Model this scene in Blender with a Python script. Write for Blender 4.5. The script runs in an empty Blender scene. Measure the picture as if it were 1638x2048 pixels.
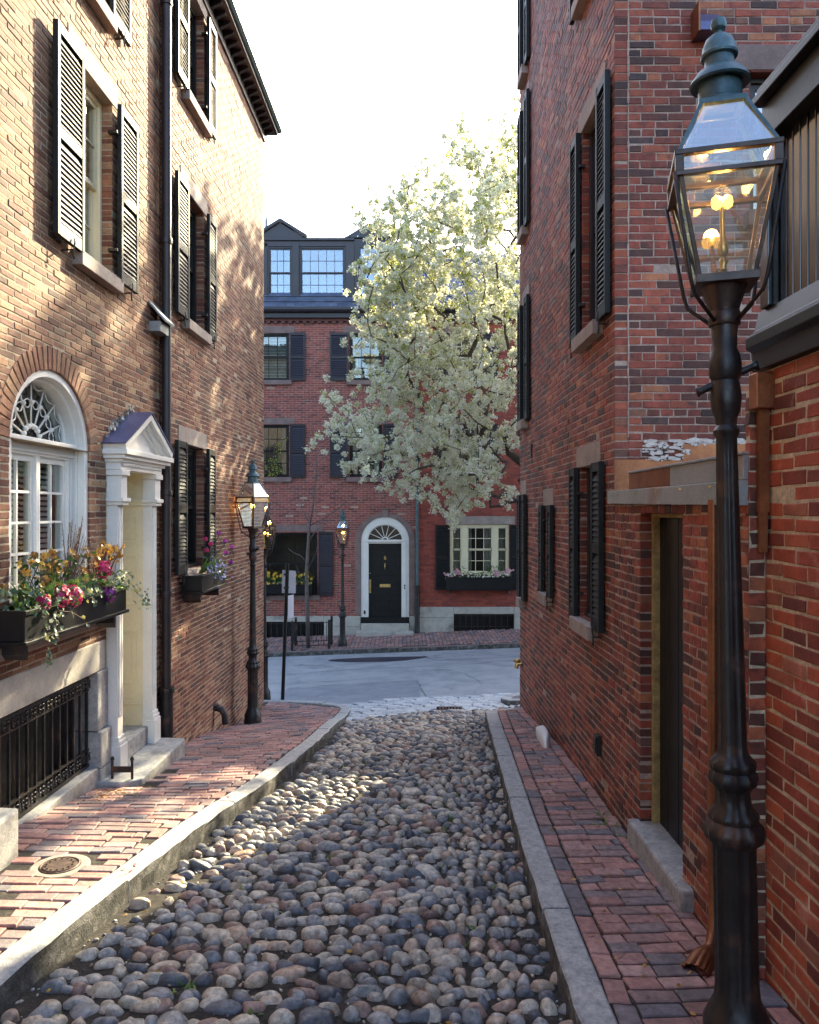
import bpy, math, random
import numpy as np
from mathutils import Vector, Matrix, noise

R = random.Random(11)
rng = np.random.default_rng(11)
sc = bpy.context.scene
COL = sc.collection

# ------------------------------------------------------------------ camera
F, VX, VY, CZ = 1600.0, 803.0, 1025.0, 1.8
cd = bpy.data.cameras.new("camera")
cam = bpy.data.objects.new("camera", cd)
COL.objects.link(cam)
cd.sensor_fit = 'HORIZONTAL'
cd.sensor_width = 36.0
cd.lens = 36.0 * F / 1638.0
cd.shift_x = 16.0 / 1638.0
cd.clip_start, cd.clip_end = 0.05, 600.0
cam.location = (0, 0, CZ)
cam.rotation_euler = (math.pi / 2, 0, 0)
sc.camera = cam

# ------------------------------------------------------------------ light
SUN = Vector((1.0, 2.12, 1.27)).normalized()
SUN_ELEV = math.asin(SUN.z)
SUN_AZ = math.atan2(SUN.x, SUN.y)
world = bpy.data.worlds.new("World")
sc.world = world
world.use_nodes = True
wn = world.node_tree
wn.nodes.clear()
sky = wn.nodes.new("ShaderNodeTexSky")
sky.sky_type = 'NISHITA'
sky.sun_disc = False
sky.sun_elevation = SUN_ELEV
sky.sun_rotation = SUN_AZ
sky.air_density = 1.0
sky.dust_density = 2.5
sky.ozone_density = 1.0
bg = wn.nodes.new("ShaderNodeBackground")
bg.inputs[1].default_value = 0.15
wo = wn.nodes.new("ShaderNodeOutputWorld")
wn.links.new(sky.outputs[0], bg.inputs[0])
wn.links.new(bg.outputs[0], wo.inputs[0])
sl = bpy.data.lights.new("sun", 'SUN')
sl.energy = 3.9
sl.angle = math.radians(0.6)
sl.color = (1.0, 0.87, 0.58)
so = bpy.data.objects.new("sun", sl)
COL.objects.link(so)
so.rotation_euler = (-SUN).to_track_quat('-Z', 'Y').to_euler()
so.location = SUN * 60
sc.view_settings.view_transform = 'Standard'
sc.view_settings.look = 'None'
sc.view_settings.gamma = 1.0
sc.view_settings.exposure = 2.45
sc.view_settings.use_curve_mapping = False
sc.cycles.max_bounces = 8
sc.cycles.transparent_max_bounces = 16
sc.cycles.use_denoising = True
sc.cycles.caustics_reflective = False
sc.cycles.caustics_refractive = False

# ------------------------------------------------------------------ materials
def nt_new(name):
    m = bpy.data.materials.new(name)
    m.use_nodes = True
    nt = m.node_tree
    nt.nodes.clear()
    out = nt.nodes.new("ShaderNodeOutputMaterial")
    return m, nt, out

def ramp(nt, stops, interp='LINEAR'):
    r = nt.nodes.new("ShaderNodeValToRGB")
    cr = r.color_ramp
    cr.interpolation = interp
    while len(cr.elements) < len(stops):
        cr.elements.new(0.5)
    for e, (p, c) in zip(cr.elements, stops):
        e.position = p
        e.color = (*c, 1.0) if len(c) == 3 else c
    return r

def tex_noise(nt, vec, scale, detail=4, rough=.55, dist=0):
    n = nt.nodes.new("ShaderNodeTexNoise")
    n.inputs["Scale"].default_value = scale
    n.inputs["Detail"].default_value = detail
    n.inputs["Roughness"].default_value = rough
    n.inputs["Distortion"].default_value = dist
    nt.links.new(vec, n.inputs["Vector"])
    return n

def mixc(nt, mode, fac, a, b):
    m = nt.nodes.new("ShaderNodeMix")
    m.data_type = 'RGBA'
    m.blend_type = mode
    for sock, v in ((m.inputs[0], fac), (m.inputs[6], a), (m.inputs[7], b)):
        if isinstance(v, bpy.types.NodeSocket):
            nt.links.new(v, sock)
        elif isinstance(v, (int, float)):
            sock.default_value = v
        else:
            sock.default_value = (*v, 1.0)
    return m.outputs[2]

def M(name, stops, scale=6.0, detail=5, rough=.7, metal=0.0, bump=0.0, bscale=60.0, tone=None, var=.35,
      dirt=None, spec=.5, coat=0.0, rvar=0.0, stretch=None, trans=0.0, emis=None, tvar=14.0, big=0.0):
    """stops: colour ramp over noise (tone None) ; tone: colour ramp over the per-piece attribute."""
    m, nt, out = nt_new(name)
    L = nt.links
    geo = nt.nodes.new("ShaderNodeNewGeometry")
    vec = geo.outputs["Position"]
    if stretch:
        mp = nt.nodes.new("ShaderNodeMapping")
        mp.inputs["Scale"].default_value = stretch
        L.new(vec, mp.inputs["Vector"])
        vec = mp.outputs[0]
    b = nt.nodes.new("ShaderNodeBsdfPrincipled")
    n1 = tex_noise(nt, vec, scale, detail)
    if tone:
        at = nt.nodes.new("ShaderNodeAttribute")
        at.attribute_name = "tone"
        r = ramp(nt, tone)
        L.new(at.outputs["Fac"], r.inputs[0])
        col = r.outputs[0]
        n2 = tex_noise(nt, vec, tvar, 6, .65)
        vr = ramp(nt, [(.28, (1 - var,) * 3), (.72, (1 + var,) * 3)])
        L.new(n2.outputs["Fac"], vr.inputs[0])
        col = mixc(nt, 'MULTIPLY', 1.0, col, vr.outputs[0])
        if big:
            mp2 = nt.nodes.new("ShaderNodeMapping")
            mp2.inputs["Scale"].default_value = (1, 1, .45)
            L.new(vec, mp2.inputs["Vector"])
            n5 = tex_noise(nt, mp2.outputs[0], 1.5, 7, .62)
            br_ = ramp(nt, [(.36, (1 - big,) * 3), (.62, (1 + big * .25,) * 3)])
            L.new(n5.outputs["Fac"], br_.inputs[0])
            col = mixc(nt, 'MULTIPLY', 1.0, col, br_.outputs[0])
        if stops:
            mr = ramp(nt, stops)       # alpha-like: (pos, (r,g,b,a)) blotches laid over the pieces
            L.new(n1.outputs["Fac"], mr.inputs[0])
            col = mixc(nt, 'MIX', mr.outputs[1], col, mr.outputs[0])
    else:
        r = ramp(nt, stops)
        L.new(n1.outputs["Fac"], r.inputs[0])
        col = r.outputs[0]
        if var:
            n2 = tex_noise(nt, vec, tvar * 3, 5, .7)
            vr = ramp(nt, [(.3, (1 - var,) * 3), (.7, (1 + var * .6,) * 3)])
            L.new(n2.outputs["Fac"], vr.inputs[0])
            col = mixc(nt, 'MULTIPLY', 1.0, col, vr.outputs[0])
    if dirt:
        n3 = tex_noise(nt, vec, dirt[1], 6, .6)
        dr = ramp(nt, [(dirt[2], (0, 0, 0)), (dirt[3], (1, 1, 1))])
        L.new(n3.outputs["Fac"], dr.inputs[0])
        col = mixc(nt, 'MIX', dr.outputs[0], col, dirt[0])
    L.new(col, b.inputs["Base Color"])
    b.inputs["Roughness"].default_value = rough
    if rvar:
        n4 = tex_noise(nt, vec, scale * 2.3, 5)
        rr = ramp(nt, [(.3, (max(0, rough - rvar),) * 3), (.7, (min(1, rough + rvar),) * 3)])
        L.new(n4.outputs["Fac"], rr.inputs[0])
        L.new(rr.outputs[0], b.inputs["Roughness"])
    b.inputs["Metallic"].default_value = metal
    b.inputs["Specular IOR Level"].default_value = spec
    b.inputs["Coat Weight"].default_value = coat
    b.inputs["Coat Roughness"].default_value = .12
    if bump:
        nb = tex_noise(nt, vec, bscale, 6, .65)
        bp = nt.nodes.new("ShaderNodeBump")
        bp.inputs["Strength"].default_value = min(1.0, bump)
        bp.inputs["Distance"].default_value = .012
        L.new(nb.outputs["Fac"], bp.inputs["Height"])
        L.new(bp.outputs[0], b.inputs["Normal"])
    sh = b.outputs[0]
    if trans:
        tb = nt.nodes.new("ShaderNodeBsdfTranslucent")
        L.new(col, tb.inputs[0])
        mx = nt.nodes.new("ShaderNodeMixShader")
        mx.inputs[0].default_value = trans
        L.new(sh, mx.inputs[1])
        L.new(tb.outputs[0], mx.inputs[2])
        sh = mx.outputs[0]
    if emis:
        b.inputs["Emission Color"].default_value = (*emis[0], 1)
        b.inputs["Emission Strength"].default_value = emis[1]
    L.new(sh, out.inputs[0])
    return m

def flat(c, d=.25):
    return [(.3, tuple(x * (1 - d) for x in c)), (.7, tuple(x * (1 + d) for x in c))]

def glass_mat(name, tint=(.9, .95, .93), refl=.10, rough=.02, wob=.0, boost=.9):
    m, nt, out = nt_new(name)
    L = nt.links
    tr = nt.nodes.new("ShaderNodeBsdfTransparent")
    tr.inputs[0].default_value = (*tint, 1)
    gl = nt.nodes.new("ShaderNodeBsdfGlossy")
    gl.inputs["Roughness"].default_value = rough
    lw = nt.nodes.new("ShaderNodeLayerWeight")
    lw.inputs[0].default_value = .5
    fr = nt.nodes.new("ShaderNodeMath")
    fr.operation = 'POWER'
    fr.inputs[1].default_value = 4.0
    L.new(lw.outputs["Facing"], fr.inputs[0])
    ma = nt.nodes.new("ShaderNodeMath")
    ma.operation = 'MULTIPLY_ADD'
    ma.inputs[1].default_value = boost
    ma.inputs[2].default_value = refl
    ma.use_clamp = True
    L.new(fr.outputs[0], ma.inputs[0])
    if wob:
        geo = nt.nodes.new("ShaderNodeNewGeometry")
        n = tex_noise(nt, geo.outputs["Position"], 3.0, 2)
        bp = nt.nodes.new("ShaderNodeBump")
        bp.inputs["Strength"].default_value = wob
        bp.inputs["Distance"].default_value = .02
        L.new(n.outputs["Fac"], bp.inputs["Height"])
        L.new(bp.outputs[0], gl.inputs["Normal"])
    mx = nt.nodes.new("ShaderNodeMixShader")
    L.new(ma.outputs[0], mx.inputs[0])
    L.new(tr.outputs[0], mx.inputs[1])
    L.new(gl.outputs[0], mx.inputs[2])
    L.new(mx.outputs[0], out.inputs[0])
    return m

# bricks: colour runs over the per-brick attribute
mat = {}
mat['brick_tan'] = M('tan_brick', [(.58, (.10, .05, .035, 0)), (.74, (.10, .05, .035, .55))], scale=9, rough=.80, spec=.42, bump=.5, bscale=70, big=.35,
    tone=[(0, (.09, .038, .026)), (.14, (.16, .060, .036)), (.45, (.245, .100, .054)), (.75, (.31, .152, .080)), (.95, (.37, .225, .125)), (1, (.08, .05, .042))], var=.34, tvar=20)
mat['brick_maroon'] = M('maroon_brick', [(.58, (.08, .035, .03, 0)), (.74, (.08, .035, .03, .55))], scale=9, rough=.80, spec=.42, bump=.5, bscale=70, big=.4,
    tone=[(0, (.08, .03, .024)), (.14, (.14, .045, .032)), (.45, (.21, .075, .046)), (.75, (.27, .115, .066)), (.95, (.33, .185, .11)), (1, (.07, .042, .04))], var=.34, tvar=20)
mat['mortar_tan'] = M('tan_mortar', flat((.42, .335, .235), .2), rough=.9, spec=.25, bump=.6, bscale=90)
mat['brick_red'] = M('red_brick', [(.56, (.05, .025, .022, 0)), (.70, (.05, .025, .022, .75))], scale=11, rough=.7, bump=.5, bscale=70, big=.35,
    tone=[(0, (.06, .026, .02)), (.14, (.12, .038, .025)), (.45, (.24, .050, .029)), (.72, (.31, .066, .036)), (.90, (.36, .090, .042)), (.97, (.42, .15, .065)), (1, (.07, .04, .04))], var=.4, tvar=17)
mat['mortar_red'] = M('pale_mortar', flat((.42, .31, .25), .25), rough=.95, bump=.6, bscale=90)
mat['brick_orange'] = M('orange_brick', [(.60, (.5, .42, .36, 0)), (.78, (.5, .42, .36, .5))], scale=9, rough=.7, bump=.45, bscale=60, big=.3,
    tone=[(0, (.13, .03, .022)), (.2, (.24, .045, .026)), (.5, (.36, .07, .034)), (.8, (.44, .10, .045)), (1, (.30, .11, .07))], var=.35, tvar=9)
mat['mortar_orange'] = M('yellowish_mortar', flat((.56, .47, .33), .3), rough=.95, bump=.7, bscale=60)
mat['brick_far'] = M('far_brick', [(.60, (.08, .03, .03, 0)), (.74, (.08, .03, .03, .5))], scale=4, rough=.85, bump=.3, bscale=50,
    tone=[(0, (.12, .045, .042)), (.3, (.24, .065, .055)), (.7, (.31, .085, .065)), (1, (.19, .065, .06))], var=.25, tvar=9)
mat['mortar_far'] = M('far_mortar', flat((.40, .27, .22), .2), rough=.95)
mat['brick_far_red'] = M('painted_red_brick', [(.58, (.14, .04, .03, 0)), (.74, (.14, .04, .03, .5))], scale=3, rough=.8, bump=.3, bscale=50,
    tone=[(0, (.18, .04, .03)), (.5, (.27, .055, .04)), (1, (.34, .075, .045))], var=.22, tvar=8)
mat['mortar_far_red'] = M('painted_red_mortar', flat((.24, .075, .055), .3), rough=.9)
mat['paver'] = M('paving_brick', [(.62, (.11, .10, .11, 0)), (.8, (.11, .10, .11, .5))], scale=14, rough=.72, bump=.5, bscale=90,
    tone=[(0, (.16, .15, .17)), (.2, (.24, .185, .18)), (.45, (.34, .19, .165)), (.75, (.41, .205, .17)), (1, (.47, .29, .25))], var=.42, big=.3, tvar=22, rvar=.15)
mat['soil'] = M('dark_soil', [(.3, (.014, .011, .009)), (.55, (.032, .026, .02)), (.75, (.07, .056, .042))], scale=18, detail=8, rough=.95, bump=1, bscale=50, var=.5)
mat['cobble'] = M('cobble_stone', [(.56, (.12, .10, .08, 0)), (.76, (.12, .10, .08, .5))], scale=16, rough=.45, bump=.45, bscale=60,
    tone=[(0, (.08, .085, .10)), (.13, (.13, .14, .155)), (.30, (.27, .265, .255)), (.52, (.40, .36, .30)), (.72, (.48, .41, .31)), (.86, (.40, .29, .21)), (.94, (.30, .19, .15)), (1, (.14, .09, .08))], var=.6, tvar=38, rvar=.2, spec=.5, big=.25)
mat['sett'] = M('granite_sett', None, scale=22, rough=.6, bump=.4, bscale=60,
    tone=[(0, (.36, .39, .42)), (.5, (.47, .49, .50)), (1, (.56, .56, .54))], var=.3, tvar=20)
mat['granite'] = M('granite', [(.3, (.27, .275, .27)), (.5, (.38, .375, .36)), (.7, (.48, .465, .43))], scale=14, detail=8, rough=.75, bump=.5, bscale=110, var=.3,
    dirt=((.14, .12, .09), 3.0, .56, .78))
mat['kerb_granite'] = M('kerb_granite', [(.3, (.29, .30, .30)), (.5, (.40, .40, .39)), (.7, (.50, .49, .46))], scale=16, detail=9, rough=.7, bump=.6, bscale=130, var=.35)
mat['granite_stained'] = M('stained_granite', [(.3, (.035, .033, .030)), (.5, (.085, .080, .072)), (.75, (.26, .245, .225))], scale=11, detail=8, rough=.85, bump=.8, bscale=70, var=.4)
mat['granite_pale'] = M('pale_granite', [(.3, (.38, .36, .32)), (.7, (.52, .48, .41))], scale=7, detail=8, rough=.8, bump=.3, bscale=90, var=.2,
    dirt=((.10, .09, .075), 1.6, .56, .74))
mat['brownstone'] = M('brownstone', flat((.21, .145, .13), .2), scale=5, rough=.85, bump=.3, bscale=80, var=.2)
mat['lintel_stone'] = M('lintel_stone', flat((.33, .27, .23), .2), scale=5, rough=.85, bump=.4, bscale=80, var=.25)
mat['white_paint'] = M('white_paint', flat((.74, .72, .67), .07), scale=3, rough=.45, var=.06, bump=.06, bscale=30)
mat['cream_paint'] = M('cream_paint', flat((.70, .63, .43), .07), scale=3, rough=.42, var=.06, bump=.06, bscale=30)
mat['black_paint'] = M('black_paint', flat((.008, .0085, .009), .3), scale=9, rough=.4, var=.2, bump=.08, bscale=40, spec=.3)
mat['shutter_paint'] = M('dark_green_black_paint', flat((.011, .0135, .0135), .3), scale=9, rough=.6, var=.25, bump=.1, bscale=50, spec=.28)
mat['brown_paint'] = M('dark_brown_paint', flat((.028, .019, .020), .3), scale=6, rough=.45, var=.25, bump=.1, bscale=50)
mat['fence_paint'] = M('glossy_black_paint', flat((.007, .007, .008), .3), scale=5, rough=.13, var=.2, bump=.12, bscale=9, spec=.6, coat=.4, stretch=(1, 1, .35))
mat['iron'] = M('cast_iron', [(.35, (.007, .0065, .007)), (.58, (.018, .013, .012)), (.72, (.09, .042, .025))], scale=7, detail=9, rough=.46, var=.3, bump=.22, bscale=45, rvar=.14)
mat['lantern_metal'] = M('bronzed_lantern_metal', [(.35, (.045, .03, .026)), (.6, (.075, .05, .042)), (.8, (.10, .075, .06))], scale=9, rough=.38, metal=.5, var=.25, bump=.15, bscale=50)
mat['verdigris'] = M('verdigris_copper', [(.35, (.05, .095, .115)), (.55, (.085, .15, .165)), (.75, (.06, .045, .045))], scale=8, rough=.5, metal=.35, var=.3, bump=.15)
mat['copper'] = M('bright_copper', [(.3, (.20, .075, .035)), (.6, (.32, .125, .055)), (.8, (.19, .085, .055))], scale=4, rough=.42, metal=.7, var=.25, bump=.12, bscale=14, rvar=.1)
mat['lead'] = M('grey_lead', [(.35, (.24, .30, .30)), (.55, (.34, .38, .39)), (.75, (.27, .20, .17))], scale=3, rough=.42, metal=.25, var=.2, bump=.15, bscale=12)
mat['slate_blue'] = M('blue_grey_sheet_metal', flat((.10, .11, .22), .2), scale=4, rough=.35, metal=.3, var=.2, bump=.1, bscale=15)
mat['slate'] = M('roof_slate', None, scale=5, rough=.4, bump=.2, tone=[(0, (.06, .075, .12)), (1, (.12, .14, .20))], var=.2, tvar=5)
mat['roof_metal'] = M('pale_roof_metal', flat((.36, .50, .52), .15), scale=2, rough=.4, metal=.4, var=.15)
mat['dormer_paint'] = M('dark_aubergine_paint', flat((.022, .016, .022), .2), scale=4, rough=.4, var=.15)
mat['glass'] = glass_mat('window_glass', refl=.10, wob=.06)
mat['glass_far'] = glass_mat('reflecting_window_glass', refl=.42, wob=.03)
mat['glass_dormer'] = glass_mat('bright_dormer_glass', tint=(.7, .85, 1), refl=.20, wob=.04)
mat['lamp_glass'] = glass_mat('lantern_glass', tint=(.97, .97, .93), refl=.10, wob=.15, boost=1.2)
mat['lamp_roof_glass'] = glass_mat('lantern_roof_glass', tint=(.95, .97, 1), refl=.40, wob=.5, boost=1.0)
mat['flame'] = M('gas_mantle', flat((1, .75, .35), 0), emis=((1.0, .50, .07), 1.1), var=0)
mat['brass'] = M('brass', flat((.60, .42, .16), .2), scale=20, rough=.3, metal=.9, var=.2)
mat['dark_inside'] = M('dark_interior', flat((.018, .016, .016), .2), rough=.9, var=.1)
mat['curtain'] = M('curtain_cloth', flat((.45, .42, .40), .12), rough=.9, var=.1)
mat['blind'] = M('blind_slat_paint', flat((.62, .56, .50), .1), rough=.6, var=.08)
mat['warm_room'] = M('brown_interior', flat((.14, .085, .06), .5), scale=2, rough=.8, var=.3)
mat['asphalt'] = M('worn_asphalt', [(.3, (.29, .305, .325)), (.5, (.38, .39, .405)), (.72, (.46, .46, .46))], scale=2.2, detail=9, rough=.62, bump=.8, bscale=150, var=.4, tvar=30,
    dirt=((.22, .235, .26), .9, .60, .66))
mat['asphalt_patch'] = M('asphalt_patch', [(.3, (.21, .225, .255)), (.7, (.30, .31, .335))], scale=3, detail=8, rough=.6, bump=.4, bscale=120, var=.2)
mat['tar'] = M('dark_tar', flat((.03, .03, .05), .3), rough=.5, var=.3)
mat['bark'] = M('dark_bark', [(.3, (.05, .035, .028)), (.7, (.12, .085, .07))], scale=16, rough=.9, bump=.8, bscale=50, var=.4)
mat['bark_pale'] = M('pale_young_bark', [(.3, (.09, .07, .065)), (.7, (.17, .135, .12))], scale=16, rough=.85, bump=.4, bscale=60, var=.3)
mat['blossom'] = M('white_blossom', None, rough=.6, tone=[(0, (.66, .66, .42)), (.5, (.80, .79, .66)), (1, (.86, .84, .76))], var=.05, trans=.42)
mat['young_leaf'] = M('young_leaf', None, rough=.5, tone=[(0, (.22, .27, .04)), (1, (.55, .56, .09))], var=.15, trans=.5)
mat['leaf_green'] = M('green_leaf', None, rough=.45, tone=[(0, (.03, .07, .015)), (.6, (.07, .15, .03)), (1, (.20, .30, .06))], var=.2, trans=.3)
mat['leaf_ivy'] = M('variegated_ivy_leaf', None, rough=.45, tone=[(0, (.05, .09, .05)), (.5, (.14, .20, .13)), (.85, (.42, .46, .30)), (1, (.55, .50, .10))], var=.2, trans=.25)
mat['petal_yellow'] = M('yellow_petal', None, rough=.5, tone=[(0, (.70, .40, .03)), (1, (.80, .58, .05))], var=.15, trans=.3)
mat['petal_amber'] = M('amber_petal', None, rough=.5, tone=[(0, (.20, .09, .02)), (.5, (.55, .28, .05)), (1, (.66, .47, .12))], var=.25, trans=.3)
mat['petal_pink'] = M('pink_petal', None, rough=.5, tone=[(0, (.40, .02, .10)), (1, (.66, .06, .22))], var=.15, trans=.3)
mat['petal_pale_pink'] = M('pale_pink_petal', None, rough=.5, tone=[(0, (.60, .22, .30)), (1, (.75, .50, .52))], var=.1, trans=.3)
mat['petal_purple'] = M('purple_petal', None, rough=.5, tone=[(0, (.15, .02, .18)), (1, (.42, .07, .36))], var=.15, trans=.3)
mat['petal_blue'] = M('blue_petal', None, rough=.5, tone=[(0, (.10, .11, .42)), (1, (.34, .38, .75))], var=.1, trans=.3)
mat['twig'] = M('willow_twig', flat((.16, .09, .06), .3), rough=.8)
mat['catkin'] = M('catkin', flat((.55, .45, .36), .2), rough=.9)
mat['sign_back'] = M('pale_sign_metal', flat((.60, .58, .62), .1), scale=4, rough=.45, metal=.2, var=.1)
mat['white_smear'] = M('white_mortar_smear', flat((.66, .58, .52), .15), scale=18, rough=.9, bump=.7, bscale=50, var=.3, dirt=((.05, .04, .04), 30, .60, .64))
mat['yellow_frame'] = M('weathered_yellow_wood', [(.3, (.20, .13, .05)), (.6, (.46, .33, .12)), (.75, (.52, .40, .18))], scale=9, rough=.8, bump=.4, var=.35)
mat['rust'] = M('rusty_iron_cover', [(.3, (.05, .035, .03)), (.7, (.15, .10, .08))], scale=25, rough=.55, metal=.4, bump=.3, var=.3)
mat['steeple'] = M('grey_steeple_stone', flat((.22, .23, .27), .2), rough=.8, var=.1)
mat['pink_mark'] = M('faded_pink_paint', flat((.45, .16, .17), .2), scale=60, rough=.9, var=.4)

# ------------------------------------------------------------------ helpers
WL = {}                                   # world place of each linked object (unrotated things)

def link(name, me, parent=None, world=(0, 0, 0), kind=None, label=None, cat=None, group=None):
    o = bpy.data.objects.new(name, me)
    COL.objects.link(o)
    w = Vector(world)
    WL[o.name] = w
    if parent is not None:
        o.parent = parent
        o.location = w - WL[parent.name]
    else:
        o.location = w
    for k, v in (('kind', kind), ('label', label), ('category', cat), ('group', group)):
        if v:
            o[k] = v
    return o

def empty(name, world, label, cat, group=None, parent=None):
    o = link(name, None, parent, world, None, label, cat, group)
    o.empty_display_size = .1
    return o

def raw_mesh(name, V, Fc, mats, tone=None, smooth=False, mi=None):
    me = bpy.data.meshes.new(name)
    me.from_pydata(V, [], Fc)
    for m in mats:
        me.materials.append(mat[m] if isinstance(m, str) else m)
    if mi is not None:
        me.polygons.foreach_set('material_index', mi)
    if tone is not None:
        at = me.attributes.new('tone', 'FLOAT', 'FACE')
        at.data.foreach_set('value', np.asarray(tone, dtype=np.float32))
    if smooth:
        me.polygons.foreach_set('use_smooth', np.ones(len(me.polygons), dtype=bool))
    me.update()
    return me

def put(name, V, Fc, mats, parent=None, tone=None, smooth=False, mi=None, base=False, **kw):
    """mesh given in world coordinates -> object whose origin is at the middle (or base) of it"""
    V = np.asarray(V, dtype=float)
    lo, hi = V.min(0), V.max(0)
    c = (lo + hi) / 2
    if base:
        c[2] = lo[2]
    me = raw_mesh(name, (V - c).tolist(), Fc, mats, tone, smooth, mi)
    return link(name, me, parent, c, **kw)

class Frame:
    """wall frame: s along u, n outwards, z up"""
    def __init__(s, ox, oy, ux, uy, nx, ny):
        l = math.hypot(ux, uy)
        s.o = np.array([ox, oy, 0.])
        s.u = np.array([ux / l, uy / l, 0.])
        l = math.hypot(nx, ny)
        s.n = np.array([nx / l, ny / l, 0.])
        s.z = np.array([0, 0, 1.])
        s.flip = np.dot(np.cross(s.u, s.n), s.z) < 0
    def p(s, a, n, z):
        return s.o + s.u * a + s.n * n + s.z * z

IDF = Frame(0, 0, 1, 0, 0, 1)

class MB:
    def __init__(s, fr=IDF):
        s.fr = fr
        s.V, s.F, s.mi, s.t = [], [], [], []
    def add(s, vs, fs, mi=0, tone=0.5):
        b = len(s.V)
        fr = s.fr
        for v in vs:
            s.V.append(fr.p(*v))
        for f in fs:
            f = [b + i for i in f]
            s.F.append(f[::-1] if fr.flip else f)
            s.mi.append(mi)
            s.t.append(tone)
        return s
    def box(s, a0, a1, n0, n1, z0, z1, mi=0, tone=.5):
        vs = [(a0, n0, z0), (a1, n0, z0), (a1, n1, z0), (a0, n1, z0), (a0, n0, z1), (a1, n0, z1), (a1, n1, z1), (a0, n1, z1)]
        return s.add(vs, [(0, 3, 2, 1), (4, 5, 6, 7), (0, 1, 5, 4), (1, 2, 6, 5), (2, 3, 7, 6), (3, 0, 4, 7)], mi, tone)
    def prism(s, poly, n0, n1, mi=0, tone=.5):
        """polygon in (s, z), thickness along n"""
        k = len(poly)
        vs = [(a, n1, z) for a, z in poly] + [(a, n0, z) for a, z in poly]
        fs = [tuple(range(k))[::-1], tuple(range(k, 2 * k))]
        fs += [(i, (i + 1) % k, k + (i + 1) % k, k + i) for i in range(k)]
        return s.add(vs, fs, mi, tone)
    def extr(s, prof, a0, a1, mi=0, tone=.5):
        """profile in (n, z) run along s"""
        k = len(prof)
        vs = [(a0, n, z) for n, z in prof] + [(a1, n, z) for n, z in prof]
        fs = [tuple(range(k)), tuple(range(k, 2 * k))[::-1]]
        fs += [(i, k + i, k + (i + 1) % k, (i + 1) % k) for i in range(k)]
        return s.add(vs, fs, mi, tone)
    def ring(s, sc_, zc, ra, rb, Ra, Rb, n0, n1, t0=0.0, t1=math.pi, seg=28, mi=0):
        """arched band between the ellipse (ra, rb) and the ellipse (Ra, Rb)"""
        vs, fs = [], []
        for i in range(seg + 1):
            t = t0 + (t1 - t0) * i / seg
            c, q = math.cos(t), math.sin(t)
            vs += [(sc_ + ra * c, n1, zc + rb * q), (sc_ + Ra * c, n1, zc + Rb * q),
                   (sc_ + Ra * c, n0, zc + Rb * q), (sc_ + ra * c, n0, zc + rb * q)]
        for i in range(seg):
            a, b = 4 * i, 4 * i + 4
            for j in range(4):
                fs.append((a + j, a + (j + 1) % 4, b + (j + 1) % 4, b + j))
        fs += [(0, 3, 2, 1), (4 * seg, 4 * seg + 1, 4 * seg + 2, 4 * seg + 3)]
        return s.add(vs, fs, mi)
    def fan(s, sc_, zc, ra, rb, n, seg=24, mi=0):
        vs = [(sc_, n, zc)] + [(sc_ + ra * math.cos(math.pi * i / seg), n, zc + rb * math.sin(math.pi * i / seg)) for i in range(seg + 1)]
        return s.add(vs, [(0, i, i + 1) for i in range(1, seg + 1)], mi)
    def tube(s, pts, r, seg=8, mi=0, tone=.5, cap=True):
        P = [np.array(p, float) for p in pts]
        n = len(P)
        rs = r if isinstance(r, (list, tuple)) else [r] * n
        vs, fs = [], []
        ref = None
        for i in range(n):
            d = P[min(i + 1, n - 1)] - P[max(i - 1, 0)]
            d = d / (np.linalg.norm(d) + 1e-9)
            if ref is None:
                ref = np.array([0, 0, 1.]) if abs(d[2]) < .9 else np.array([1., 0, 0])
            a = np.cross(d, ref)
            a /= np.linalg.norm(a) + 1e-9
            b = np.cross(d, a)
            ref = -b if False else ref
            for k in range(seg):
                t = 2 * math.pi * k / seg
                vs.append(tuple(P[i] + rs[i] * (a * math.cos(t) + b * math.sin(t))))
        for i in range(n - 1):
            for k in range(seg):
                fs.append((i * seg + k, i * seg + (k + 1) % seg, (i + 1) * seg + (k + 1) % seg, (i + 1) * seg + k))
        if cap:
            fs += [tuple(range(seg))[::-1], tuple(range((n - 1) * seg, n * seg))]
        return s.add(vs, fs, mi, tone)
    def lathe(s, prof, c=(0, 0, 0), seg=24, mi=0, flute=None, tone=.5):
        vs, fs = [], []
        for j, (r, z) in enumerate(prof):
            for k in range(seg):
                t = 2 * math.pi * k / seg
                rr = r
                if flute and flute[0] <= z <= flute[1]:
                    rr = r * (1 - flute[3] * (.5 - .5 * math.cos(flute[2] * t)))
                vs.append((c[0] + rr * math.cos(t), c[1] + rr * math.sin(t), c[2] + z))
        for j in range(len(prof) - 1):
            for k in range(seg):
                fs.append((j * seg + k, j * seg + (k + 1) % seg, (j + 1) * seg + (k + 1) % seg, (j + 1) * seg + k))
        fs += [tuple(range(seg))[::-1], tuple(range((len(prof) - 1) * seg, len(prof) * seg))]
        return s.add(vs, fs, mi, tone)
    def build(s, name, mats, parent=None, smooth=False, bevel=0, tones=False, base=False, auto=None, **kw):
        if isinstance(mats, str):
            mats = [mats]
        o = put(name, s.V, s.F, mats, parent, s.t if tones else None, smooth, s.mi, base, **kw)
        if bevel:
            md = o.modifiers.new('edge', 'BEVEL')
            md.width = bevel
            md.segments = 2
            md.limit_method = 'ANGLE'
            md.angle_limit = math.radians(35)
        if auto:
            o.data.set_sharp_from_angle(angle=math.radians(auto))
        return o

def copy_tree(o, parent=None, loc=None):
    c = o.copy()
    COL.objects.link(c)
    if parent is not None:
        c.parent = parent
    for ch in list(o.children):
        copy_tree(ch, c)
    return c

def wall_at(fr, a, z):
    return fr.p(a, 0, z)

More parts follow.
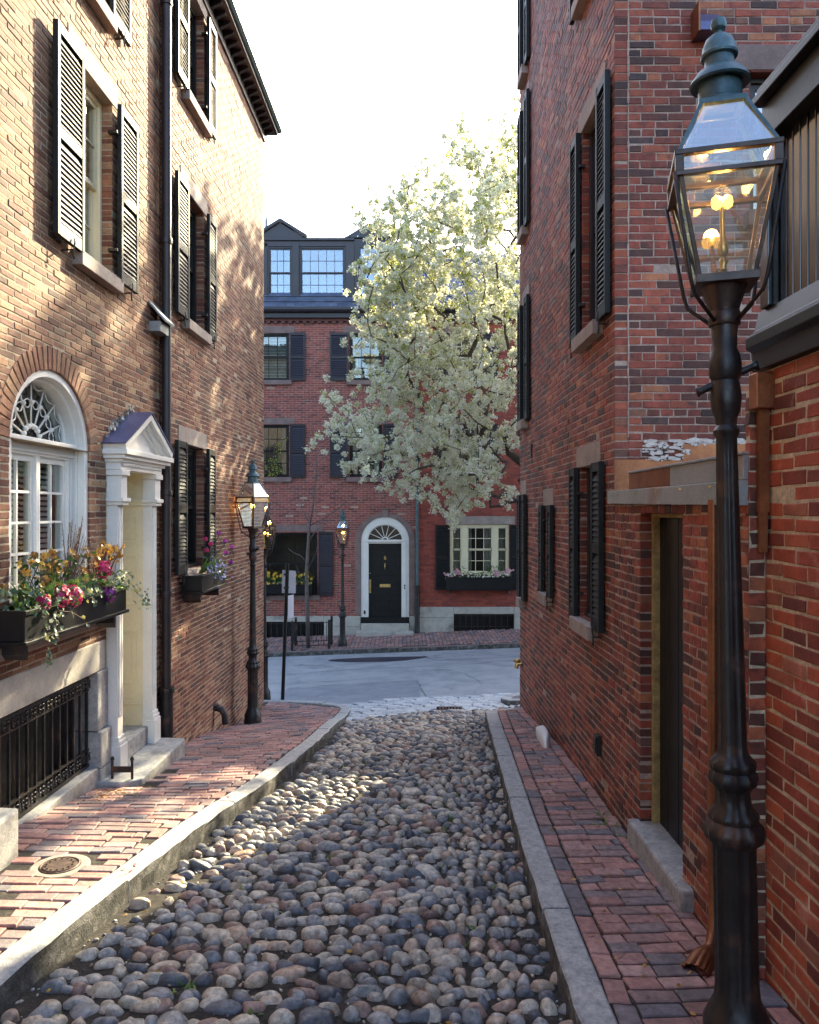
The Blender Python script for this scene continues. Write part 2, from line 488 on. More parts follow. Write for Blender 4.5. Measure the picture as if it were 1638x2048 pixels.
def px(P):
    """where a world point lands in the picture (used to pick which pieces show largest)"""
    P = np.asarray(P, float)
    d = np.maximum(P[..., 1], .05)
    return VX + F * P[..., 0] / d, VY - F * (P[..., 2] - CZ) / d

def pieces(name, parent, C, A, B, N, ha, hb, dep, tone, material, bev=.005, jit=.0015, limit=300, stuff_name=None, tilt=0.0):
    """rectangular pieces (bricks, pavers, setts) lying in a surface: centre C, half sizes ha/hb along A/B, outward N.
    The pieces that show largest become objects, the rest one joined part."""
    C, A, B, N = [np.asarray(x, float) for x in (C, A, B, N)]
    n = len(C)
    if n == 0:
        return
    A = np.broadcast_to(A, (n, 3)); B = np.broadcast_to(B, (n, 3)); N = np.broadcast_to(N, (n, 3))
    ha = np.asarray(ha, float); hb = np.asarray(hb, float)
    tone = np.asarray(tone, float)
    corner = np.array([[-1, -1], [1, -1], [1, 1], [-1, 1]], float)
    loc = np.zeros((n, 12, 3))
    j = lambda: rng.normal(0, jit, (n, 4))
    ja, jb = j(), j()
    tl_a = rng.normal(0, tilt, n)[:, None]
    tl_b = rng.normal(0, tilt, n)[:, None]
    for ring_, (ins, hgt) in enumerate(((bev, 0.0), (0.0, -bev * .8), (0.0, -dep))):
        a = corner[:, 0][None] * (ha[:, None] - ins) + ja
        b = corner[:, 1][None] * (hb[:, None] - ins) + jb
        h = np.full((n, 4), hgt) + a * tl_a + b * tl_b
        P = C[:, None, :] + a[..., None] * A[:, None, :] + b[..., None] * B[:, None, :] + h[..., None] * N[:, None, :]
        loc[:, ring_ * 4:ring_ * 4 + 4] = P
    fl = np.dot(np.cross(A[0], B[0]), N[0]) < 0
    q = [(0, 1, 2, 3)] + [(4 + k, 4 + (k + 1) % 4, (k + 1) % 4, k) for k in range(4)] + [(8 + k, 8 + (k + 1) % 4, 4 + (k + 1) % 4, 4 + k) for k in range(4)]
    if fl:
        q = [f[::-1] for f in q]
    X, Y = px(loc[:, :4])
    size = np.hypot(X.max(1) - X.min(1), Y.max(1) - Y.min(1))
    small = np.minimum(X.max(1) - X.min(1), Y.max(1) - Y.min(1))
    cx, cy = X.mean(1), Y.mean(1)
    vis = (cx > -10) & (cx < 1650) & (cy > -10) & (cy < 2060) & (C[:, 1] > .5)
    facing = ((C - np.array([0, 0, CZ])) * N).sum(1) < 0
    sc_ = np.where(vis & facing & (size > 9), size + small, -1)
    order = np.argsort(-sc_)
    pick = [int(i) for i in order[:limit] if sc_[i] > 0]
    pset = set(pick)
    m = mat[material]
    for i in pick:
        me = bpy.data.meshes.new(name)
        me.from_pydata((loc[i] - C[i]).tolist(), [], q)
        me.materials.append(m)
        at = me.attributes.new('tone', 'FLOAT', 'FACE')
        at.data.foreach_set('value', np.full(9, tone[i], dtype=np.float32))
        link(name, me, parent, C[i])
    rest = [i for i in range(n) if i not in pset]
    if rest:
        LV = loc[rest].reshape(-1, 3)
        qa = np.array(q)[None] + (np.arange(len(rest)) * 12)[:, None, None]
        put(stuff_name or name, LV, qa.reshape(-1, 4).tolist(), [m], parent, np.repeat(tone[rest], 9), kind='stuff')

# ------------------------------------------------------------------ the lie of the land
_LY = [-40, -5, 0, 4, 5.5, 6.7, 8, 9, 9.8, 11.2, 12, 13, 14.3, 16, 20, 25, 200]
_LD = [1.2, 1.78, 1.88, 2.02, 2.14, 2.31, 2.45, 2.60, 2.71, 3.0, 3.12, 3.22, 3.33, 3.42, 3.5, 3.5, 3.5]
_RY = [-40, -5, 0, 3, 4.4, 5.6, 6.5, 8, 10.5, 12, 13, 14.3, 16, 20, 25, 200]
_RD = [1.3, 1.85, 1.97, 2.08, 2.15, 2.22, 2.25, 2.31, 2.55, 2.80, 2.95, 3.08, 3.20, 3.36, 3.36, 3.36]

def G(x, y):
    """height of the paved surface"""
    x, y = np.asarray(x, float), np.asarray(y, float)
    l = np.interp(y, _LY, _LD)
    r = np.interp(y, _RY, _RD)
    t = (x + 2.5) / 4.07
    w = np.clip((y - 12) / 4, 0, 1)
    t = np.clip(t, -.3 - 2.2 * w, 1.3 + 2.2 * w)
    return CZ - (l + (r - l) * t)

def gz(x, y):
    return float(G(x, y))

# ------------------------------------------------------------------ ground, road, pavements, kerbs
def sheet(name, xs_fn, ys, nx, zf, material, kind='structure', **kw):
    """strip sheet: for every y the x runs xs_fn(y) -> (x0, x1)"""
    V, Fc = [], []
    for y in ys:
        x0, x1 = xs_fn(y)
        for i in range(nx + 1):
            x = x0 + (x1 - x0) * i / nx
            V.append((x, y, zf(x, y)))
    for j in range(len(ys) - 1):
        for i in range(nx):
            a = j * (nx + 1) + i
            Fc.append((a, a + 1, a + nx + 2, a + nx + 1))
    return put(name, V, Fc, [material], None, smooth=True, kind=kind, **kw)

gx = [-220, -120, -60, -30, -16, -8, -5, -4, -3, -2, -1, 0, 1, 2, 3, 4, 6, 8, 16, 30, 60, 120, 220]
gy = [-160, -80, -40, -20, -10, -5] + [i * .75 for i in range(-5, 36)] + [30, 40, 60, 100, 180, 320]
V = [(x, y, gz(x, y) - .32) for y in gy for x in gx]
nxg = len(gx)
put('ground', V, [(j * nxg + i, j * nxg + i + 1, (j + 1) * nxg + i + 1, (j + 1) * nxg + i) for j in range(len(gy) - 1) for i in range(nxg - 1)],
    ['soil'], kind='structure', smooth=True)

XL_Y = [-6, 0, 3.4, 3.94, 4.45, 5.34, 6.33, 7.0, 8, 9.2, 10.4, 12.3]
XL_X = [-1.85, -1.82, -1.74, -1.63, -1.55, -1.43, -1.26, -1.12, -.98, -.88, -.82, -.79]
XR_Y = [-6, 0, 3.4, 4.5, 6, 8, 9.6, 10.3]
XR_X = [.70, .72, .73, .76, .83, .93, 1.03, 1.08]
xl = lambda y: float(np.mean(np.interp(np.array([-.5, -.3, -.1, .1, .3, .5]) + y, XL_Y, XL_X)))
xr = lambda y: float(np.interp(y, XR_Y, XR_X))
KW = .15
WA = lambda y: -(2.78 - .03 * y) if y < 8.4 else -(2.70 - .03 * y)     # left house fronts
ALLEY_DROP = .125

def alley_z(x, y):
    a, b = xl(y), xr(y)
    t = min(1, max(0, (x - a) / (b - a)))
    k = min(1, max(0, (12.6 - y) / 2.2))
    return gz(x, y) - ALLEY_DROP * (.45 + .55 * k) + .035 * math.sin(math.pi * t)

ys = [-5 + .35 * i for i in range(0, 50)]
alley = sheet('road', lambda y: (xl(y) - .12, (xr(y) if y < 10.2 else min(1.9, xr(y) + (y - 10.2) * .9)) + .12), [y for y in ys if y < 11.6] + [11.6], 12,
              lambda x, y: alley_z(x, y), 'soil')

# --- cobbles: laid in rough courses across the alley
def stone_unit(sub):
    import bmesh
    bm = bmesh.new()
    bmesh.ops.create_icosphere(bm, subdivisions=sub, radius=1)
    V = np.array([v.co[:] for v in bm.verts])
    Fc = [tuple(v.index for v in f.verts) for f in bm.faces]
    bm.free()
    return V, Fc
SV3, SF3 = stone_unit(3)
SV2, SF2 = stone_unit(2)

def stone(V0, cx, cy, cz, la, lb, h, rot, seed):
    V = V0.copy()
    rs = np.random.default_rng(seed)
    # lumpy, slightly squared river stones
    p = rs.uniform(2.2, 3.2)
    nrm = (np.abs(V) ** p).sum(1) ** (1 / p)
    V = V / nrm[:, None]
    for _ in range(4):
        d = rs.normal(0, 1, 3)
        d /= np.linalg.norm(d)
        V = V * (1 + rs.uniform(-.13, .13) * np.cos(rs.uniform(1.2, 2.6) * (V @ d) + rs.uniform(0, 6)))[:, None]
    V[:, 0] *= 1 + rs.uniform(-.22, .22) * V[:, 1]
    for _ in range(5):                       # worn facets
        d = rs.normal(0, 1, 3)
        d[2] = abs(d[2]) * .8 + .1
        d /= np.linalg.norm(d)
        c_ = rs.uniform(.72, .97)
        e = V @ d - c_
        V = V - np.where(e > 0, e * .7, 0)[:, None] * d
    V = V * np.array([la, lb, h])
    tx, ty = rs.normal(0, .12, 2)
    V[:, 2] += tx * V[:, 0] + ty * V[:, 1]
    c, s_ = math.cos(rot), math.sin(rot)
    x = V[:, 0] * c - V[:, 1] * s_
    y = V[:, 0] * s_ + V[:, 1] * c
    return np.stack([x + cx, y + cy, V[:, 2] + cz], 1)

cob = []
y = 2.05
row = 0
while y < 11.35:
    near = y < 6
    pitch = R.uniform(.058, .076)
    x = xl(y) + R.uniform(.0, .12)
    xe = xr(y) if y < 10.2 else min(1.75, xr(y) + (y - 10.2) * .8)
    ph = R.uniform(0, 6.3)
    while x < xe - .04:
        w = R.choice([R.uniform(.06, .09), R.uniform(.08, .12), R.uniform(.10, .155)]) * (.82 if x > xe - .55 else 1.08)
        b = pitch * R.uniform(.46, .62)
        if R.random() < .07:
            w *= 1.35; b *= 1.45
        edge = min(x - xl(y), xe - x)
        if not (edge < .2 and R.random() < .22):
            cx_ = x + w / 2
            cy_ = y + R.uniform(-.022, .022) + .03 * math.sin(x * 3 + ph) + .05 * math.sin(x * 1.3)
            h = R.uniform(.034, .050)
            cob.append((cx_, cy_, alley_z(cx_, cy_) + R.uniform(-.018, .003), w / 2 * .97, b, h, R.gauss(0, .22), R.random()))
        x += w * R.uniform(.93, 1.08) + R.uniform(0, .012)
    y += pitch
    row += 1
sizes = []
for c in cob:
    X, Y = px(np.array(c[:3]))
    ok = -40 < X < 1300 and Y < 2090
    sizes.append(c[3] / c[1] if ok else -1)
order = sorted(range(len(cob)), key=lambda i: -sizes[i])
pick = set(order[:300])
RV, RF, RT = [], [], []
off = 0
for i, c in enumerate(cob):
    tone = c[7]
    if i in pick:
        Vs = stone(SV3, *c[:7], seed=i)
        cc = np.array(c[:3])
        me = raw_mesh('cobble', (Vs - cc).tolist(), SF3, ['cobble'], np.full(len(SF3), tone), True)
        link('cobble', me, alley, cc)
    else:
        Vs = stone(SV3 if c[1] < 5.5 else SV2, *c[:7], seed=i)
        Fs = SF3 if c[1] < 5.5 else SF2
        RV.append(Vs)
        RF += [tuple(k + off for k in f) for f in Fs]
        RT += [tone] * len(Fs)
        off += len(Vs)
put('cobble', np.concatenate(RV), RF, ['cobble'], alley, RT, True, kind='stuff')
# gravel and crumbs in the gaps
RV, RF, RT = [], [], []
off = 0
for i in range(2200):
    y = 2.1 + 7.5 * R.random() ** 1.6
    x = xl(y) + .02 + (xr(y) - xl(y) - .04) * (R.random() if R.random() < .8 else R.choice([R.random() ** 2, 1 - R.random() ** 2]))
    r = R.uniform(.003, .009) * (1.5 if R.random() < .08 else 1)
    Vs = stone(SV2[:42], x, y, alley_z(x, y) + .004, r * 1.3, r, r * .8, R.uniform(0, 3), i + 9000)
    RV.append(Vs)
    RF += [tuple(k + off for k in f) for f in SF2]
    RT += [R.random()] * len(SF2)
    off += len(Vs)
put('gravel', np.concatenate(RV), RF, ['cobble'], None, RT, True, kind='stuff')

# --- granite setts at the mouth of the alley
sp = sheet('crossing', lambda y: (-1.1, 2.0), [11.15 + .15 * i for i in range(16)], 10, lambda x, y: alley_z(x, y) - .02, 'soil')
C, ha, hb, tn, Nn = [], [], [], [], []
y = 11.36
while y < 13.25:
    x = -.98 + R.uniform(-.2, 0)
    while x < 1.85:
        w = R.uniform(.17, .30)
        if x + w > -1.0 - max(0, y - 12.6) * .5 and not (.52 < x + w / 2 < .98 and 11.5 < y < 11.85):
            C.append((x + w / 2, y, alley_z(x + w / 2, y) + .012 + R.uniform(-.004, .004)))
            ha.append(w / 2 - .008); hb.append(.058); tn.append(R.random())
        x += w
    y += .135
pieces('sett', sp, C, (1, 0, 0), (0, 1, -.07), (0, .07, 1), ha, hb, .1, tn, 'sett', bev=.014, jit=.004, tilt=.03)
dg = MB()
for i in range(9):
    dg.box(.55 + i * .045, .575 + i * .045, 11.54, 11.82, alley_z(.7, 11.7) - .01, alley_z(.7, 11.7) + .012)
dg.box(.52, .97, 11.51, 11.54, alley_z(.7, 11.6) - .02, alley_z(.7, 11.6) + .016)
dg.box(.52, .97, 11.82, 11.85, alley_z(.7, 11.8) - .02, alley_z(.7, 11.8) + .016)
dg.build('drain_grate', ['rust'], None, label='rusty slotted drain grate let into the pale setts at the alley mouth', cat='drain grate')

# --- cross street
KERB_FAR = lambda x: 20.1 + .02 * (x + 1.5)
def road_z(x, y):
    return gz(x, y) - .10 + .05 * math.sin(math.pi * min(1, max(0, (y - 12.9) / 7.2)))
sheet('street', lambda y: (-24, 24), [11.4, 12.2, 12.8] + [13.1 + .35 * i for i in range(22)], 60, lambda x, y: road_z(x, y) - .012 - (.25 if y < 12.9 else 0), 'asphalt')
def patch(name, poly, material, dz, label=None, cat=None, kind='structure'):
    V = [(x, y, road_z(x, y) + dz) for x, y in poly]
    c = np.mean(np.array(V), 0)
    n = len(V)
    V2 = V + [tuple(c)]
    return put(name, V2, [(i, (i + 1) % n, n) for i in range(n)], [material], None, kind=kind, label=label, cat=cat)
def densify(poly, st=.3):
    out = []
    for (a, b), (c, d) in zip(poly, poly[1:] + poly[:1]):
        k = max(1, int(math.hypot(c - a, d - b) / st))
        out += [(a + (c - a) * i / k, b + (d - b) * i / k) for i in range(k)]
    return out
def patch_grid(name, x0, x1, y0, y1, material, dz, wob=.04):
    V, Fc = [], []
    nx_, ny_ = int((x1 - x0) / .3) + 1, int((y1 - y0) / .3) + 1
    for j in range(ny_ + 1):
        for i in range(nx_ + 1):
            x = x0 + (x1 - x0) * i / nx_ + (R.uniform(-wob, wob) if i in (0, nx_) else 0)
            y = y0 + (y1 - y0) * j / ny_ + (R.uniform(-wob, wob) if j in (0, ny_) else 0)
            V.append((x, y, road_z(x, y) + dz))
    for j in range(ny_):
        for i in range(nx_):
            a = j * (nx_ + 1) + i
            Fc.append((a, a + 1, a + nx_ + 2, a + nx_ + 1))
    return put(name, V, Fc, [material], None, kind='structure', smooth=True)
patch_grid('road_patch', -2.2, .32, 13.5, 15.6, 'asphalt_patch', -.002)
blob = [(-1.3 + 1.1 * math.cos(t) * (1 + .18 * math.sin(3 * t)), 18.9 + .42 * math.sin(t) * (1 + .2 * math.cos(2 * t + 1))) for t in [k * .26 for k in range(24)]]
blob = [(x + .75, y) for x, y in blob]
patch('tar_patch', blob, 'tar', -.001)
def crack(pts, w=.012):
    m = MB()
    Q = []
    for (a, b), (c, d) in zip(pts, pts[1:]):
        k = max(2, int(math.hypot(c - a, d - b) / .18))
        Q += [(a + (c - a) * i / k + R.uniform(-.02, .02), b + (d - b) * i / k + R.uniform(-.02, .02)) for i in range(k)]
    Q.append(pts[-1])
    vs = []
    for x, y in Q:
        ww = w * R.uniform(.4, 1.3)
        vs += [(x - ww * .5, y - ww, road_z(x, y) + .003), (x + ww * .5, y + ww, road_z(x, y) + .003)]
    m.add(vs, [(2 * i, 2 * i + 1, 2 * i + 3, 2 * i + 2) for i in range(len(Q) - 1)])
    return m
cr = crack([(.32, 15.65), (.36, 14.6), (.45, 13.3)])
cr2 = crack([(-2.2, 15.62), (-1, 15.7), (.32, 15.65)])
cr5 = crack([(-3, 16.3), (-1.2, 16.1), (.3, 16.5)], .008)
cr6 = crack([(1.2, 13.6), (1.5, 14.8), (1.3, 16.2), (1.9, 17.5)], .009)
cr7 = crack([(-3, 18.6), (-1.5, 18.2), (-.2, 18.4)], .01)
cr3 = crack([(-2.6, 17.2), (-.8, 17.5), (1.2, 17.35), (3.3, 17.9)])
cr4 = crack([(.5, 19.2), (.75, 18.4), (1.6, 18.2), (3.2, 18.5)])
for c in (cr2, cr3, cr4, cr5, cr6, cr7):
    b0 = len(cr.V)
    cr.V += c.V
    cr.F += [[i + b0 for i in f] for f in c.F]
    cr.mi += c.mi; cr.t += c.t
cr.build('road_cracks', ['tar'], None, kind='structure')
def cover(x, y, r, zf, label, name='manhole_cover', material='rust', ry=None, group=None):
    m = MB()
    z = zf(x, y)
    if zf is not None and material == 'rust':
        m.lathe([(r + .055, -.03), (r + .055, -.002), (r + .045, .003), (r + .004, .003), (r + .004, -.03)], (x, y, z), 28, mi=1)
    m.lathe([(r, -.02), (r, .006), (r * .93, .010), (r * .90, .004), (r * .84, .004), (r * .82, .010), (r * .2, .011), (.0005, .011)], (x, y, z), 28)
    for k in range(14):
        t = 2 * math.pi * k / 14
        m.box(x + r * .66 * math.cos(t) - r * .05, x + r * .66 * math.cos(t) + r * .05, y + r * .66 * math.sin(t) - r * .05, y + r * .66 * math.sin(t) + r * .05, z + .006, z + .015)
    o = m.build(name, [material, 'lintel_stone'], None, smooth=False, label=label, cat='manhole cover', group=group)
    return o
cover(-1.45, 14.1, .36, lambda x, y: road_z(x, y) + .0, 'round iron manhole cover in the dark asphalt patch', material='asphalt_patch')

# faded pink survey paint on the left kerb
for y0_, n_ in ((4.62, 5), (6.25, 4)):
    pm = MB()
    for q in range(n_):
        y_ = y0_ + .03 * q * (1 if q % 2 else -1)
        x_ = xl(y_) - KW * R.uniform(.3, .8)
        dx_, dy_ = R.uniform(-.05, .05), R.uniform(.02, .07)
        z_ = lambda a, b: gz(a, b) + .014
        pm.add([(x_, y_, z_(x_, y_)), (x_ + .016, y_ + .004, z_(x_, y_)), (x_ + dx_ + .014, y_ + dy_, z_(x_ + dx_, y_ + dy_)), (x_ + dx_, y_ + dy_, z_(x_ + dx_, y_ + dy_))], [(0, 1, 2, 3)])
    pm.build('paint_mark', ['pink_mark'], None, kind='structure')

# --- pavements
def soil_strip(name, xs_fn, ys, nx=4, dz=-.012):
    return sheet(name, xs_fn, ys, nx, lambda x, y: gz(x, y) + dz, 'soil')

# left pavement; its far end swings round into the cross street
def left_edge(y):
    if y <= 12.3:
        return xl(y) - KW
    return -.94 - (y - 12.3) ** 1.35 * .72
lp = soil_strip('sidewalk', lambda y: (WA(y) - .05, left_edge(y) + .02), [-5 + .3 * i for i in range(64)] + [14.2], 5)
C, A_, ha, hb, tn, Bv, Nv = [], [], [], [], [], [], []
def paver(x, y, w, d, rot=0.0, tone=None, dz=0.0):
    e = .05
    z = gz(x, y)
    sx = (gz(x + e, y) - gz(x - e, y)) / (2 * e)
    sy = (gz(x, y + e) - gz(x, y - e)) / (2 * e)
    c, s_ = math.cos(rot), math.sin(rot)
    a = np.array([c, s_, sx * c + sy * s_]); a /= np.linalg.norm(a)
    b = np.array([-s_, c, -sx * s_ + sy * c]); b /= np.linalg.norm(b)
    nn = np.cross(a, b)
    C.append((x, y, z + R.gauss(0, .003) + dz)); A_.append(a); Bv.append(b); Nv.append(nn)
    ha.append(w / 2 - .004); hb.append(d / 2 - .004); tn.append(R.random() if tone is None else tone)
y = 1.6
k = 0
BL = .205
COVERS = [(-2.02, 4.73, .115), (-2.30, 4.22, .09), (-2.24, 4.02, .125), (-2.43, 4.12, .07)]
while y < 14.1:
    x1 = left_edge(y) - .01
    x0 = WA(y)
    edge_w = .10 if 5.2 < y else 0
    # border brick along the kerb
    if edge_w and y < 12.4:
        if k % 2 == 0:
            paver(x1 - .05, y + .05, .098, .2, R.gauss(0, .02))
        x1 -= .104
    x = x1 - R.choice([0, .103]) + R.uniform(-.02, .02)
    if x < x1 - .03:
        w = x1 - x
        if w > .05:
            paver(x + w / 2, y, w, .098, R.gauss(0, .01))
    sk = .035 * math.sin(y * .9)
    while x > x0 + .03:
        w = BL + R.gauss(0, .004)
        if x - w < x0:
            w = x - x0
        cx_ = x - w / 2
        inside = any((cx_ - a) ** 2 + (y - b) ** 2 < (r + .07) ** 2 for a, b, r in COVERS)
        step = (6.7 < y < 8.05 and cx_ < -2.15) or (y < 4.9 and cx_ < -2.36)
        if w > .05 and not inside and not step:
            paver(cx_, y + sk * (cx_ + 1.5), w, .098, R.gauss(0, .012) + .02)
        x -= w
    y += .103
    k += 1
pieces('paving_brick', lp, C, np.array(A_), np.array(Bv), np.array(Nv), ha, hb, .06, tn, 'paver', bev=.006, jit=.0022, tilt=.010)
cvl = ['round iron cover in the left brick pavement close to the kerb joint', 'small round iron cover farther up the left pavement between two other covers',
       'largest round iron cover of the left pavement, at the very edge of the picture', 'smallest iron cover at the left edge of the brick pavement']
for (a, b, r), lb in zip(COVERS, cvl):
    cover(a, b, r, lambda x, y: gz(x, y) - .003, lb)

# right pavement
rp = soil_strip('sidewalk', lambda y: (xr(y) + KW - .02, 1.75 if y < 3.7 else 1.62), [-5 + .3 * i for i in range(51)] + [10.35], 3)
C, A_, ha, hb, tn, Bv, Nv = [], [], [], [], [], [], []
y = 1.6
k = 0
while y < 10.3:
    x0 = xr(y) + KW + .008
    x1 = 1.65 if y < 3.63 else 1.57
    if k % 2 == 0:
        paver(x0 + .05, y + .05, .10, .2, R.gauss(0, .02) - .03)
        paver(x1 - .055, y + .05, .10, .2, R.gauss(0, .03))
    a, b = x0 + .104, x1 - .108
    x = a
    first = R.choice([.5, 1, .75]) * BL
    while x < b - .02:
        w = min(first + R.gauss(0, .005), b - x)
        if b - x - w < .05:
            w = b - x
        if w > .04:
            cx_ = x + w / 2
            paver(cx_, y + .10 * (cx_ - a), w, .098, .10 + R.gauss(0, .018))
        x += w
        first = BL
    y += .103
    k += 1
pieces('paving_brick', rp, C, np.array(A_), np.array(Bv), np.array(Nv), ha, hb, .06, tn, 'paver', bev=.006, jit=.0025, tilt=.016)

# far pavement across the street, and the corner to the right of the alley
fp = soil_strip('sidewalk', lambda y: (-9, 9), [KERB_FAR(0) + .1 + .3 * i for i in range(9)] + [22.7], 30)
C, A_, ha, hb, tn, Bv, Nv = [], [], [], [], [], [], []
x = -4.6
k = 0
while x < 4.4:
    y = KERB_FAR(x) + .2 + R.choice([0, .1])
    while y < 22.55:
        w = .2 + R.gauss(0, .004)
        paver(x, y + w / 2, w, .098, math.pi / 2 - .12 + R.gauss(0, .015))
        y += w
    x += .104
    k += 1
pieces('paving_brick', fp, C, np.array(A_), np.array(Bv), np.array(Nv), ha, hb, .06, tn, 'paver', bev=.006, jit=.002, tilt=.02)
cp = sheet('sidewalk', lambda y: (1.66, 9), [11.75, 12.1, 12.5, 12.7], 8, lambda x, y: gz(x, y) - .01, 'paver')

# --- kerbs: granite blocks end to end along a line
def kerb(line, top_fn, lens, width, depth, material='granite', out=1):
    root = None
    P = [np.array(p, float) for p in line]
    seg = [np.linalg.norm(b - a) for a, b in zip(P, P[1:])]
    tot = sum(seg)
    def at(d):
        for a, b, l in zip(P, P[1:], seg):
            if d <= l:
                return a + (b - a) * d / l, (b - a) / l
            d -= l
        return P[-1], (P[-1] - P[-2]) / seg[-1]
    blocks = []
    d = 0
    i = 0
    while d < tot - .05:
        L_ = lens[i % len(lens)] * R.uniform(.9, 1.1)
        i += 1
        if tot - d - L_ < .3:
            L_ = tot - d
        m = MB()
        n = max(2, int(L_ / .14))
        vs, fs, fm = [], [], []
        dz = R.gauss(0, .006)
        gap = .007
        for j in range(n + 1):
            dd = d + gap + (L_ - 2 * gap) * j / n
            p, t = at(min(dd, tot - 1e-4))
            nn = np.array([-t[1], t[0]]) * out
            w0 = R.gauss(0, .004)
            q = p + nn * width
            zt = top_fn(*((p + q) / 2)) + dz
            cut = .012
            chip = R.gauss(0, .003)
            front = .018 + R.gauss(0, .008)
            prof = [(p - nn * front, zt - depth), (p - nn * (.006 + w0), zt - .05 + R.gauss(0, .006)), (p + nn * w0, zt - cut + chip), (p + nn * (cut + w0), zt + chip * .5),
                    (q - nn * cut, zt), (q + nn * .0, zt - cut), (q, zt - depth)]
            vs += [(a[0], a[1], z) for a, z in prof]
        k = 7
        for j in range(n):
            for e in range(k - 1):
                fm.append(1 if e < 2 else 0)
                fs.append((j * k + e, j * k + e + 1, (j + 1) * k + e + 1, (j + 1) * k + e))
        fs += [tuple(range(k)), tuple(range(n * k, n * k + k))[::-1]]
        m.add(vs, fs)
        m.mi = fm + [0, 0]
        blocks.append(m)
        d += L_
    return blocks
def kerb_obj(line, lens, out, label_kind='structure', width=KW, depth=.32, material='kerb_granite', dz=.006):
    bl = kerb(line, lambda x, y: gz(x, y) + dz, lens, width, depth, material, out)
    p0 = line[0]
    root = link('kerb', None, None, (p0[0], p0[1], gz(*p0)), kind='structure')
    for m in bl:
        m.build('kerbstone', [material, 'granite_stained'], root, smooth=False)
    return root
linel = [(xl(y), y) for y in [-4, -2, 0, 2, 3, 3.6, 4.2, 4.8, 5.4, 6, 6.5, 7, 7.6, 8.4, 9.2, 10, 11, 12, 12.4]]
linel += [(-.83, 12.7), (-.95, 13.0), (-1.2, 13.3), (-1.6, 13.6), (-2.1, 13.9), (-2.8, 14.15), (-4.5, 14.5)]
kl = kerb_obj(linel, [1.15, 1.7, 1.35, 1.9, 1.25], 1)
liner = [(xr(y), y) for y in [-4, -1, 1, 2, 2.9]] + [(xr(y), y) for y in [3.3, 4, 5, 6, 7, 8, 9, 9.8, 10.22]]
kr = kerb_obj(liner, [.8, .62, 1.05, 1.3, .8, 1.2], -1)
kerb_obj([(xr(10.25) + .02, 10.32), (1.3, 10.38), (1.62, 10.42)], [.5], -1, width=.12)
kerb_obj([(1.75, 11.5), (1.55, 11.75), (1.5, 12.1), (1.62, 12.5), (1.9, 12.8), (2.6, 12.95), (4, 13.0), (7, 13.0)], [.9, 1.3], -1)
kerb_obj([(-8, KERB_FAR(-8)), (-3, KERB_FAR(-3)), (0, KERB_FAR(0)), (4, KERB_FAR(4)), (8, KERB_FAR(8))], [1.8, 2.2], 1, dz=-.0, material='brownstone')

